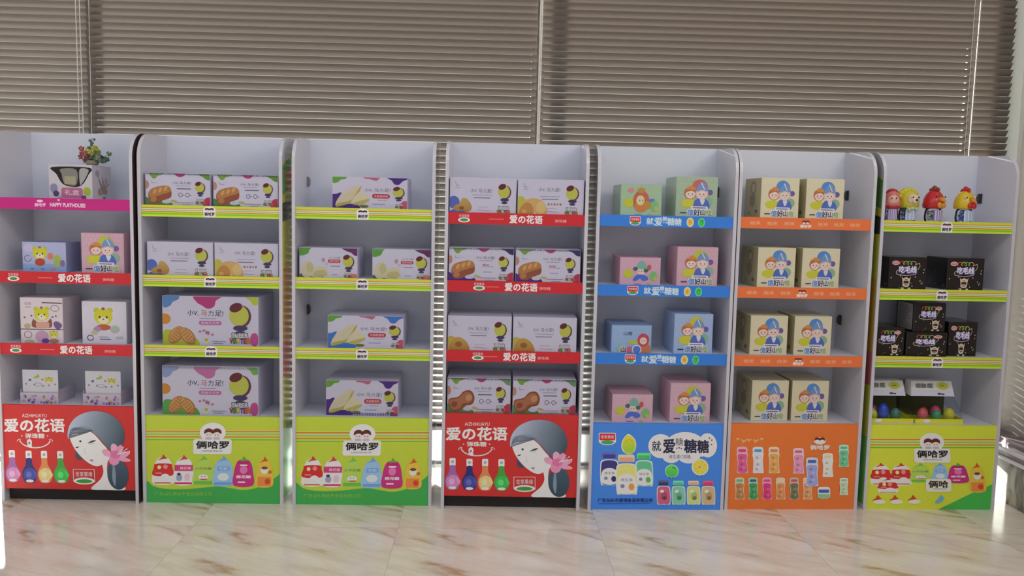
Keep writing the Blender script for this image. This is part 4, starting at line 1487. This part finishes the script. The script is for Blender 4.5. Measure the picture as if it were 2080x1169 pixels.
# blue rack
candy(4, 0, .090, .173, .130, 'tgreen', (160, 182, 150), lambda a: art_toon(a, 'green'), (100, 68), 'low mint candy box with orange figure, top shelf of blue rack', mat=M_GLOSSY, d_=.19)
candy(4, 0, .323, .175, .168, 'kmint', MINT, lambda a: art_kids(a, MINT, RED), (100, 100), 'tall mint candy box with two children, top shelf of blue rack', mat=M_GLOSSY, d_=.19)
candy(4, 1, .097, .173, .117, 'tpink', (206, 160, 182), lambda a: art_toon(a, 'pink'), (100, 68), 'low pink candy box, second shelf of blue rack', d_=.19)
candy(4, 1, .339, .174, .165, 'kpink2', PINK, lambda a: art_kids(a, PINK, YEL), (100, 100), 'tall pink candy box with two children, second shelf of blue rack', d_=.19)
candy(4, 2, .071, .171, .119, 'tblue', (140, 168, 214), lambda a: art_toon(a, 'blue'), (100, 68), 'low blue candy box with red-hooded figure, third shelf of blue rack', d_=.19)
candy(4, 2, .338, .166, .171, 'kblue', BLUE, lambda a: art_kids(a, BLUE, YEL), (100, 100), 'tall blue candy box with two children, third shelf of blue rack', d_=.19)
candy(4, 3, .084, .175, .121, 'tpink2', (212, 168, 186), lambda a: art_toon(a, 'pink2'), (100, 68), 'low pink candy box, lowest shelf of blue rack', d_=.19)
candy(4, 3, .333, .174, .172, 'kpink3', (224, 184, 200), lambda a: art_kids(a, (224, 184, 200), YEL), (100, 100), 'tall pink candy box with two children, lowest shelf of blue rack', d_=.19)
# orange rack: eight alike, told apart by shelf and side
ROWN = ('top', 'second', 'third', 'lowest')
for s, (xa, xb, dy) in enumerate(((.090, .284, .02), (.094, .287, .03), (.080, .273, .04), (.107, .286, .06))):
    for q, x0 in enumerate((xa, xb)):
        candy(5, s, x0, .163, (.169, .172, .174, .178)[s], 'kkraft', KRAFT, lambda a: art_kids(a, KRAFT, LBL, False), (100, 100),
              'pale yellow candy box with two children, %s shelf of orange rack, %s one' % (ROWN[s], ('left', 'right')[q]), dy=dy, d_=.2,
              left=lambda a: art_kids_side(a, (190, 180, 140)), group='pale yellow candy boxes on the orange rack')
# black boxes
BLK = (38, 32, 31)


def black(s, x0, w_, h_, kind, label, dy=.03, d_=.16, z=None, left=art_black_side, rz=0.0):
    candy(6, s, x0, w_, h_, 'black'+kind+left.__name__, BLK, lambda a: art_black(a, kind), (100, 80), label, dy=dy, d_=d_, left=left, right=art_black_side, mat=M_GLOSSY, group='black candy boxes', gain=1.1, z=z, rz=rz)


black(1, .052, .166, .138, 'a', 'black candy box, second shelf of rightmost rack, left one')
black(1, .309, .162, .138, 'a', 'black candy box, second shelf of rightmost rack, right one', d_=.17)
black(2, -0.0 + .004, .136, .126, 'b', 'black candy box at left end of the lower layer, third shelf of rightmost rack', d_=.15)
black(2, .150, .180, .106, 'b', 'black candy box under the topmost one, third shelf of rightmost rack', d_=.16)
black(2, .346, .128, .150, 'a', 'black candy box at right end of the pile, third shelf of rightmost rack', dy=.05, d_=.17)
black(2, .180, .141, .126, 'b', 'black candy box topmost on the pile, with pale printed left side', dy=.04, d_=.15, z=shelf_z(6, 2)+.1064, left=art_infolabel)

# ------------------------------------------------------------------ flower posy standing on the gift box
root = empty('flower_posy', world_of(0, .353, .115, shelf_z(0, 0)+.1424), 0)
tag(root, 'small bunch of red and green flowers on top of the white gift box', 'flowers')
mb = MB()
mb.lathe(0, 0, [(.016, 0), (.022, .003), (.026, .012), (.020, .020), (.012, .022)], lin((150, 140, 120)), 14)
build('holder', mb, M_PLAS, root, smooth=True)
rnd = random.Random(4)
for nm, cen, cols, num, r in (('red_blooms', (-.030, 0, .045), ((150, 60, 70), (130, 56, 66), (160, 90, 96)), 16, .013), ('yellow_blooms', (.004, -.006, .058), ((166, 168, 70), (150, 150, 60), (120, 140, 60)), 18, .011), ('green_leaves', (.040, 0, .040), ((84, 110, 96), (96, 118, 108), (70, 96, 84)), 18, .013)):
    mb = MB()
    for q in range(num):
        p = Vector((cen[0]+rnd.gauss(0, .014), cen[1]+rnd.gauss(0, .012), max(.022, cen[2]+rnd.gauss(0, .013))))
        c = lin(rnd.choice(cols), 1.3)
        for k in range(5):
            t = k*2*math.pi/5+rnd.random()
            tip = p+Vector((math.cos(t)*r, -.004, math.sin(t)*r))
            sd_ = Vector((-math.sin(t), 0, math.cos(t)))*r*.45
            mid = p+(tip-p)*.55
            mb.face([p, mid-sd_, tip, mid+sd_], c)
        mb.ball(p+Vector((0, -.003, 0)), r*.28, lin((170, 150, 80)), 6, 4)
        mb.tube([(0, 0, .018), (p.x*.5, p.y*.5, p.z*.55), tuple(p)], .0009, lin((70, 96, 60)), 5)
    build(nm, mb, M_PLAS, root)
mb = MB()
for q in range(9):
    p = Vector((rnd.gauss(-.002, .006), 0, .07+q*.0048))
    mb.ball(p, .0055, lin((74, 96, 92), 1.2), 8, 5, rx=1.2)
mb.tube([(0, 0, .018), (-.002, 0, .115)], .0012, lin((70, 96, 60)), 5)
build('green_sprig', mb, M_PLAS, root, smooth=True)


# ------------------------------------------------------------------ candy toys
def toy(x, kind, label, dy=.06):
    root = empty('candy_toy', world_of(6, x, dy+.03, shelf_z(6, 0)), RACKS[6][2]+{'monkey': -.25, 'lion': .05, 'redhen': .28, 'rooster': .18}[kind])
    tag(root, label, 'toy', 'animal-headed candy jars')
    k_ = 0.86 if kind == 'monkey' else 1.1
    root.scale = (k_, k_, 1.04)
    T = 1.0
    jm = MB()
    jm.lathe(0, 0, [(.026, 0.0), (.031, .004), (.033, .020), (.031, .046), (.026, .058)], (1, 1, 1, 1), 22)
    build('jar', jm, M_CLEAR, root, smooth=True)
    rn = random.Random(hash(kind) % 97 if False else len(kind))
    cm = MB()
    pal = {'monkey': ((170, 150, 200), (200, 190, 214), (150, 120, 150)), 'lion': ((130, 170, 220), (170, 200, 230), (110, 120, 150)), 'redhen': ((150, 176, 160), (210, 206, 222), (170, 190, 150)), 'rooster': ((90, 100, 180), (200, 206, 232), (120, 140, 206))}[kind]
    for q in range(46):
        t = rn.random()*6.28
        rr_ = .021*math.sqrt(rn.random())
        cm.ball((rr_*math.cos(t), rr_*math.sin(t), .009+.040*rn.random()), .0055, lin(rn.choice(pal), T), 7, 5)
    o_ = build('sweets', cm, M_PLAS, root, smooth=True)
    o_['kind'] = 'stuff'
    lb = MB()   # label card wrapped on the front of the jar
    rows = []
    for z in (.006, .050):
        rows.append([(.0338*math.sin(t), -.0338*math.cos(t), z) for t in [(-.7+1.4*k/10) for k in range(11)]])
    lb.grid(rows, lambda r_, k: lin(((176, 196, 232) if k % 3 else (226, 226, 240)) if kind in ('rooster', 'lion') else ((214, 208, 226) if k % 2 else (150, 130, 190)), T))
    build('label_wrap', lb, M_PLAS, root)
    hd = MB()
    main = {'monkey': (214, 120, 110), 'lion': (206, 196, 40), 'redhen': (196, 34, 40), 'rooster': (222, 190, 40)}[kind]
    hc = lin(main, T)
    hd.lathe(0, 0, [(.034, .056), (.040, .060), (.041, .072), (.038, .092), (.033, .108), (.024, .122), (.012, .130), (.003, .132)], hc, 24)
    build('head', hd, M_PLAS, root, smooth=True)
    if kind in ('redhen', 'rooster'):
        cb = MB()
        cc = lin((150, 60, 50) if kind == 'redhen' else (204, 34, 44), T)
        for yy, zz, r in ((-.016, .134, .010), (0, .138, .013), (.016, .132, .010)):
            cb.ball((0, yy, zz), r, cc, 12, 8, rx=.6)
        build('comb', cb, M_PLAS, root, smooth=True)
        bk = MB()
        bc = lin((222, 140, 40), T)
        ring = [(.012*math.cos(t), .012*math.sin(t)) for t in [2*math.pi*k/12 for k in range(12)]]
        bk.grid([[(x_*1.1, -.030, .094+y_*1.1) for x_, y_ in ring], [(x_*.8, -.046, .092+y_*.7) for x_, y_ in ring], [(x_*.06, -.062, .086+y_*.06) for x_, y_ in ring]], bc, close=True, cap=True)
        build('beak', bk, M_PLAS, root, smooth=True)
        wt = MB()
        for d in (-.009, .009):
            wt.ball((d, -.040, .070), .011, lin((206, 40, 48) if kind == 'rooster' else (222, 150, 60), T), 12, 8, rz=1.2, ry=.6)
        build('wattle', wt, M_PLAS, root, smooth=True)
    elif kind == 'monkey':
        fc = MB()
        fc.ball((0, -.022, .084), .026, lin((230, 176, 160), T), 16, 10, rx=1.1, ry=.8)
        build('face', fc, M_PLAS, root, smooth=True)
        cp = MB()
        cp.ball((0, .004, .116), .030, lin((178, 44, 60), T), 16, 10, rz=.6)
        build('cap', cp, M_PLAS, root, smooth=True)
        for d in (-1, 1):
            er = MB()
            er.ball((d*.036, 0, .090), .011, lin((120, 60, 54), T), 12, 8, rx=.6)
            build('ear', er, M_PLAS, root, smooth=True)
        cl = MB()
        cl.lathe(0, 0, [(.030, .050), (.042, .054), (.043, .062), (.036, .066)], lin((170, 40, 60), T), 20)
        build('collar', cl, M_PLAS, root, smooth=True)
    else:
        mn = MB()
        for k in range(14):
            t = k*2*math.pi/14
            mn.ball((.034*math.sin(t), .002, .094+.034*math.cos(t)), .014, lin((210, 200, 50), T), 10, 7)
        build('mane', mn, M_PLAS, root, smooth=True)
        fc = MB()
        fc.ball((0, -.030, .090), .024, lin((232, 206, 170), T), 16, 10, ry=.9)
        fc.ball((0, -.050, .084), .011, lin((236, 216, 190), T), 12, 8)
        fc.ball((0, -.061, .088), .005, lin((50, 36, 36)), 10, 6)
        build('face', fc, M_PLAS, root, smooth=True)
        bw = MB()
        for q in range(9):
            bw.ball((rn.uniform(-.02, .02), -.036, .050+rn.uniform(-.006, .008)), .006, lin(rn.choice(((180, 200, 130), (206, 214, 190))), T), 8, 5)
        build('ribbon', bw, M_PLAS, root, smooth=True)
    for d in (-1, 1):
        ey = MB()
        if kind in ('redhen', 'rooster'):
            p = (d*.021, -.030, .104)
        elif kind == 'monkey':
            p = (d*.010, -.041, .094)
        else:
            p = (d*.011, -.050, .100)
        if kind != 'redhen':
            ey.ball(p, .0055, lin((236, 236, 236)), 10, 6)
        ey.ball((p[0]*1.02, p[1]-.004, p[2]), .0035, lin((26, 22, 24)), 8, 6)
        build('eye', ey, M_PLAS, root, smooth=True)


toy(.060, 'monkey', 'pink monkey-headed candy jar toy with red cap, leftmost on the rightmost rack', dy=.028)
toy(.147, 'lion', 'yellow maned lion-headed candy jar toy, second from left on the rightmost rack')
toy(.262, 'redhen', 'red rooster-headed candy jar toy with orange beak, top shelf of rightmost rack')
toy(.400, 'rooster', 'yellow rooster-headed candy jar toy with red comb, rightmost on top shelf')


# ------------------------------------------------------------------ egg displays
def egg_display(x0, w_, label, eggs):
    d_ = .205
    dy = .040
    zs_ = shelf_z(6, 3)
    root = empty('egg_display_box', world_of(6, x0+w_/2, dy+d_/2, zs_), RACKS[6][2])
    tag(root, label, 'egg display box', 'clear-lidded boxes of toy eggs')
    T = 1.25
    yl = lin((206, 208, 50), T)
    mb = MB()
    t = .002
    mb.box(-w_/2, w_/2, -d_/2, d_/2, 0, t, yl)
    mb.box(-w_/2, w_/2, -d_/2, -d_/2+t, t, .020, yl)
    mb.box(-w_/2, w_/2, d_/2-t, d_/2, t, .15, lin((150, 146, 130)))
    for sg in (-1, 1):
        xx = sg*(w_/2-t/2)
        pr = [(-d_/2+t, t), (-d_/2+t, .020), (-.01, .022), (d_/2-t, .026), (d_/2-t, t)]
        mb.face([(xx-t/2, y, z) for y, z in pr], yl)
        mb.face([(xx+t/2, y, z) for y, z in reversed(pr)], yl)
        for k in range(5):
            (ya, za), (yb, zb) = pr[k], pr[(k+1) % 5]
            mb.face([(xx-t/2, ya, za), (xx+t/2, ya, za), (xx+t/2, yb, zb), (xx-t/2, yb, zb)], yl)
    a = Art(mb, lambda u, v, o_: (-w_/2+u*w_, -d_/2-o_, .020*(1-v)), ((0, 0), (100, 0), (0, 12), (100, 12)), T)
    a.rect(-1, -1, 101, 13, (210, 212, 54))
    a.ell(24, 5, 8, 4, (226, 222, 230))
    a.rect(-1, 10.4, 101, 13, (222, 196, 150))
    build('tray', mb, M_PRINT, root)
    mb = MB()   # header: sloping printed card folded over the top
    hb = [(-.028, .112), (.030, .165)]
    wh = lin((232, 228, 224), T)
    hw = w_*.92
    A = [(-hw/2, -.040, .108), (hw/2, -.040, .108), (hw/2*.93, -.018, .172), (-hw/2*.93, -.018, .172)]
    B = [(-hw/2, .030, .108), (hw/2, .030, .108), (hw/2*.93, .030, .172), (-hw/2*.93, .030, .172)]
    mb.face(A, wh)
    mb.face(list(reversed(B)), wh)
    for k in range(4):
        j = (k+1) % 4
        mb.face([A[j], A[k], B[k], B[j]], wh)
    nrm = (Vector(A[1])-Vector(A[0])).cross(Vector(A[3])-Vector(A[0])).normalized()

    def put(u, v, o_):
        top = Vector(A[3])+(Vector(A[2])-Vector(A[3]))*u
        bo = Vector(A[0])+(Vector(A[1])-Vector(A[0]))*u
        return tuple(top+(bo-top)*v+nrm*o_)
    a = Art(mb, put, ((0, 0), (100, 0), (0, 50), (100, 50)), T)
    a.rect(0, 30, 100, 50, (206, 204, 222))
    a.rr(10, 8, 34, 24, 4, (176, 180, 172))
    a.text('奇趣蛋', 12, 50, 16, (110, 112, 108), h=14, bold=0.03)
    a.text('蛋', 40, 53, 16, (120, 124, 116), h=15, bold=0.03)
    a.ell(76, 15, 16, 14, (206, 208, 170))
    a.ell(76, 17, 12, 12, (196, 202, 70))
    a.stroke([(71, 16), (80, 16)], 2, (60, 60, 50))
    a.ell(66, 42, 5, 3, (48, 44, 60))
    a.ell(74, 43, 4, 2.4, (48, 44, 60))
    build('header_card', mb, M_PRINT, root)
    mb = MB()   # green inner backing below the header
    mb.box(-w_/2+.004, w_/2-.004, .046, .048, .003, .112, lin((84, 88, 56)))
    build('backing', mb, M_PRINT, root)
    mb = MB()   # clear sloping lid
    n = 12
    f0 = [(-w_/2+w_*k/n, -d_/2+.004, .020-.0*k) for k in range(n+1)]
    f1 = [(-w_/2*.97+w_*.97*k/n, -d_/2+.018, .056) for k in range(n+1)]
    f2 = [(-hw/2+hw*k/n, -.036, .108) for k in range(n+1)]
    mb.grid([f0, f1, f2], (1, 1, 1, 1))
    for sg in (-1, 1):
        mb.face([(sg*w_/2, -d_/2+.004, .020), (sg*w_/2*.97, -d_/2+.018, .056), (sg*hw/2, -.036, .108), (sg*hw/2, .030, .108), (sg*w_/2, .06, .05)], (1, 1, 1, 1))
    build('clear_lid', mb, M_CLEAR, root)
    for ex, ey, r, c, lab in eggs:
        mb = MB()
        r *= 1.14
        tall = 1.5 if 'blue' in lab else 1.22
        cc = lin(c, 1.5)
        c2 = lin(tuple(min(255, int(q*.8+30)) for q in c), 1.5)
        mb.ball((0, 0, r*tall), r, lambda i_, j_: c2 if i_ in (4, 5) else cc, 18, 12, taper=.10, rz=tall)
        p = world_of(6, x0+w_/2+ex, dy+d_/2+ey, zs_+.0024)
        o_ = build('toy_egg', mb, M_PLAS, None, p, RACKS[6][2], smooth=True)
        tag(o_, lab, 'toy egg', 'toy eggs under the clear lids')


egg_display(.006, .204, 'yellow clear-lidded egg box at the left, lowest shelf of rightmost rack', [
    (-.060, -.055, .0185, (186, 196, 60), 'lime toy egg in the left egg box'),
    (-.010, -.050, .0215, (50, 80, 190), 'blue toy egg in the left egg box'),
    (.042, -.058, .020, (74, 116, 96), 'dark green toy egg in the left egg box'),
    (-.076, -.008, .018, (190, 60, 70), 'red toy egg at back corner of the left egg box'),
    (-.030, .004, .020, (150, 70, 110), 'plum toy egg behind the lime one in the left egg box')])
egg_display(.218, .215, 'yellow clear-lidded egg box at the right, lowest shelf of rightmost rack', [
    (-.050, -.055, .020, (200, 90, 96), 'red toy egg at the front of the right egg box'),
    (.008, -.062, .018, (60, 150, 100), 'green toy egg in the right egg box'),
    (.066, -.062, .021, (196, 190, 50), 'yellow toy egg in the right egg box'),
    (.036, -.006, .020, (190, 66, 110), 'pink toy egg behind the yellow one in the right egg box'),
    (-.020, -.006, .018, (150, 60, 60), 'dark red toy egg at the back of the right egg box')])

# ------------------------------------------------------------------ window blinds
YB = 0.450
PITCHB = 0.0312
SW = 0.0335
PHI = math.radians(54)
M_SLAT = bsdf_mat('blind_slat_paint', lin((104, 95, 88)), rough=0.42, noise=0.04, nscale=25)
M_CORD = bsdf_mat('blind_cord', lin((214, 210, 204)), rough=0.8, noise=0.06)


def blind(x0, x1, yb, zoff, cords, ladders, label):
    zb, zt = 0.205+zoff, 2.78
    root = empty('venetian_blind', ((x0+x1)/2, yb, zb), 0)
    tag(root, label, 'blind', 'grey-brown venetian blinds on the window')
    cx = (x0+x1)/2
    mb = MB()
    z = zb+.03
    rnd_ = random.Random(int(x0*100))
    cN = 5
    while z < zt:
        jx = rnd_.uniform(-.002, .002)
        rows_t, rows_b = [], []
        for k in range(cN+1):
            q = (k/cN-.5)
            # upper edge leans into the room
            yy = -q*SW*math.cos(PHI)
            zz = q*SW*math.sin(PHI)
            crown = .0022*(1-(2*q)**2)
            yy += -crown*math.sin(PHI)
            zz += -crown*math.cos(PHI)*(-1)
            rows_t.append((yy, z-zb+zz))
        mb.grid([[(x0-cx+jx, y_, z_) for y_, z_ in rows_t], [(x1-cx+jx, y_, z_) for y_, z_ in rows_t]], ONE)
        z += PITCHB
    o_ = build('slats', mb, M_SLAT, root, smooth=False)
    mb = MB()
    mb.box(x0-cx, x1-cx, -.016, .016, 0, .022, ONE, ch=.003)
    build('bottom_rail', mb, M_SLAT, root)
    mb = MB()
    mb.box(x0-cx, x1-cx, -.02, .02, zt-zb, zt-zb+.04, ONE, ch=.002)
    build('head_rail', mb, M_SLAT, root)
    for xc, lean, r in cords:
        mb = MB()
        mb.tube([(xc-cx, -.024, .02), (xc-cx+lean, -.024, zt-zb)], r, ONE, 6)
        build('lift_cord', mb, M_CORD, root)
    for xc in ladders:
        mb = MB()
        for yo in (-.013, .013):
            mb.tube([(xc-cx, yo, .02), (xc-cx, yo, zt-zb)], .0011, ONE, 5)
        build('ladder_cord', mb, M_CORD, root)


blind(-3.2, -1.832, YB, 0.0, [(-1.853, -.016, .0018), (-1.836, -.016, .0018)], [], 'venetian blind at the far left, ending at a pair of white cords')
blind(-1.820, .210, YB, .006, [], [-1.812], 'widest-looking venetian blind, behind the left half of the racks')
blind(.216, 2.236, YB, -.004, [(.213, .010, .0042), (.221, .010, .0022)], [2.228], 'venetian blind right of the central white cord')
blind(2.248, 2.445, YB+.02, .004, [(2.243, .022, .0024)], [], 'narrow dark strip of venetian blind beside the right wall')


# ------------------------------------------------------------------ the setting
def wave_floor():
    m = bpy.data.materials.new('polished_marble_tile')
    m.use_nodes = True
    t = m.node_tree
    b = t.nodes['Principled BSDF']
    tcn = t.nodes.new('ShaderNodeTexCoord')
    T = 0.80
    mp = t.nodes.new('ShaderNodeMapping')
    mp.inputs['Location'].default_value = (0.335, 0.25, 0)
    t.links.new(tcn.outputs['Object'], mp.inputs['Vector'])
    sc = t.nodes.new('ShaderNodeVectorMath')
    sc.operation = 'SCALE'
    sc.inputs['Scale'].default_value = 1/T
    t.links.new(mp.outputs[0], sc.inputs[0])
    fr = t.nodes.new('ShaderNodeVectorMath')
    fr.operation = 'FRACTION'
    t.links.new(sc.outputs[0], fr.inputs[0])
    rot = t.nodes.new('ShaderNodeMapping')
    rot.inputs['Scale'].default_value = (1.0, 4.2, 1)
    rot0 = t.nodes.new('ShaderNodeMapping')
    rot0.inputs['Rotation'].default_value = (0, 0, math.radians(29))
    t.links.new(fr.outputs[0], rot0.inputs['Vector'])
    t.links.new(rot0.outputs[0], rot.inputs['Vector'])
    n1 = t.nodes.new('ShaderNodeTexNoise')
    n1.inputs['Scale'].default_value = 2.3
    n1.inputs['Detail'].default_value = 9
    n1.inputs['Roughness'].default_value = 0.55
    n1.inputs['Distortion'].default_value = 0.7
    t.links.new(rot.outputs[0], n1.inputs['Vector'])
    r1 = t.nodes.new('ShaderNodeValToRGB')
    cr = r1.color_ramp.elements
    cr[0].position = 0.29
    cr[0].color = lin((184, 154, 116))
    cr[1].position = 0.64
    cr[1].color = lin((240, 233, 223))
    e_ = cr.new(0.40)
    e_.color = lin((226, 213, 197))
    t.links.new(n1.outputs['Fac'], r1.inputs['Fac'])
    n2 = t.nodes.new('ShaderNodeTexNoise')
    n2.inputs['Scale'].default_value = 4.0
    n2.inputs['Detail'].default_value = 8
    n2.inputs['Distortion'].default_value = 1.5
    t.links.new(rot.outputs[0], n2.inputs['Vector'])
    r2_ = t.nodes.new('ShaderNodeValToRGB')
    c2 = r2_.color_ramp.elements
    c2[0].position = 0.485
    c2[0].color = (1, 1, 1, 1)
    c2[1].position = 0.515
    c2[1].color = (1, 1, 1, 1)
    e_ = c2.new(0.50)
    e_.color = (0.88, 0.84, 0.79, 1)
    t.links.new(n2.outputs['Fac'], r2_.inputs['Fac'])
    mx = t.nodes.new('ShaderNodeMixRGB')
    mx.blend_type = 'MULTIPLY'
    mx.inputs['Fac'].default_value = 0.7
    t.links.new(r1.outputs[0], mx.inputs['Color1'])
    t.links.new(r2_.outputs[0], mx.inputs['Color2'])
    # thin joints
    sp = t.nodes.new('ShaderNodeSeparateXYZ')
    t.links.new(fr.outputs[0], sp.inputs[0])
    mn = t.nodes.new('ShaderNodeMath')
    mn.operation = 'MINIMUM'
    t.links.new(sp.outputs['X'], mn.inputs[0])
    t.links.new(sp.outputs['Y'], mn.inputs[1])
    lt = t.nodes.new('ShaderNodeMath')
    lt.operation = 'LESS_THAN'
    lt.inputs[1].default_value = 0.0022
    t.links.new(mn.outputs[0], lt.inputs[0])
    mj = t.nodes.new('ShaderNodeMixRGB')
    t.links.new(lt.outputs[0], mj.inputs['Fac'])
    t.links.new(mx.outputs[0], mj.inputs['Color1'])
    mj.inputs['Color2'].default_value = lin((190, 182, 170))
    t.links.new(mj.outputs[0], b.inputs['Base Color'])
    b.inputs['Roughness'].default_value = 0.17
    b.inputs['Specular IOR Level'].default_value = 0.5
    return m


M_FLOOR = wave_floor()
mb = MB()
mb.box(-3.6, 2.62, -4.6, .66, -.06, 0.0, ONE)
struct(build('floor', mb, M_FLOOR))

M_WALL = bsdf_mat('wall_paint', lin((188, 180, 172)), rough=0.7, noise=0.03, nscale=8)
mb = MB()
mb.box(2.468, 2.60, -4.5, .66, 0.0, 3.0, ONE)
struct(build('wall_right', mb, M_WALL))


def grey_marble():
    m = bpy.data.materials.new('grey_marble')
    m.use_nodes = True
    t = m.node_tree
    b = t.nodes['Principled BSDF']
    tcn = t.nodes.new('ShaderNodeTexCoord')
    n1 = t.nodes.new('ShaderNodeTexNoise')
    n1.inputs['Scale'].default_value = 9
    n1.inputs['Detail'].default_value = 8
    n1.inputs['Distortion'].default_value = 1.6
    t.links.new(tcn.outputs['Object'], n1.inputs['Vector'])
    r1 = t.nodes.new('ShaderNodeValToRGB')
    cr = r1.color_ramp.elements
    cr[0].position = 0.36
    cr[0].color = lin((84, 78, 66))
    cr[1].position = 0.66
    cr[1].color = lin((176, 172, 154))
    t.links.new(n1.outputs['Fac'], r1.inputs['Fac'])
    t.links.new(r1.outputs[0], b.inputs['Base Color'])
    b.inputs['Roughness'].default_value = 0.2
    return m


mb = MB()
mb.box(2.350, 2.468, -4.5, .40, 0.0, .190, ONE)
struct(build('baseboard_right', mb, grey_marble()))
M_TRIM = bsdf_mat('pale_stone_trim', lin((226, 222, 226)), rough=0.15, noise=0.03)
M_TRIMD = bsdf_mat('dark_stone_trim', lin((128, 112, 116)), rough=0.25, noise=0.05)
mb = MB()
mb.box(2.340, 2.468, -4.5, .41, .190, .206, ONE, ch=.004)
struct(build('trim_1', mb, M_TRIM))
mb = MB()
mb.box(2.352, 2.468, -4.5, .405, .206, .226, ONE)
struct(build('trim_2', mb, M_TRIMD))
mb = MB()
mb.box(2.346, 2.468, -4.5, .408, .226, .246, ONE, ch=.004)
struct(build('trim_3', mb, M_TRIM))
mb = MB()
mb.box(2.385, 2.468, -4.5, .405, .246, .275, ONE)
struct(build('trim_4', mb, M_TRIMD))

# full-height glazing behind the blinds
GY = .600
M_JAMB = bsdf_mat('window_jamb_paint', lin((206, 208, 200)), rough=0.5, noise=0.03)
mb = MB()
mb.box(2.447, 2.468, .385, .66, .276, 3.0, ONE)
struct(build('trim_5', mb, M_JAMB))
mb = MB()
mb.box(2.332, 2.447, .56, .66, 0, 3.0, ONE)  # added pier behind the narrow blind: stops sun leaking onto the jamb
struct(build('sun_block_pier', mb, M_WALL))
xs = [-3.5, -1.896, .222, 2.33]
for k in range(3):
    root = empty('window_%d' % (k+1), ((xs[k]+xs[k+1])/2, GY, 0), 0)
    struct(root)
    cx = (xs[k]+xs[k+1])/2
    hw = (xs[k+1]-xs[k])/2
    mb = MB()
    for sg in (-1, 1):
        mb.box(sg*hw-(.03 if sg > 0 else 0), sg*hw+(.03 if sg < 0 else 0), -.01, .01, 0, 2.95, ONE)
    mb.box(-hw+.03, hw-.03, -.01, .01, 0, .012, ONE)
    mb.box(-hw+.03, hw-.03, -.01, .01, 2.90, 2.95, ONE)
    build('window_frame', mb, M_FRAME, root)
    mb = MB()
    mb.box(-hw+.03, hw-.03, -.004, .004, .012, 2.90, (1, 1, 1, 1))
    build('window_glass', mb, M_GLASS, root)
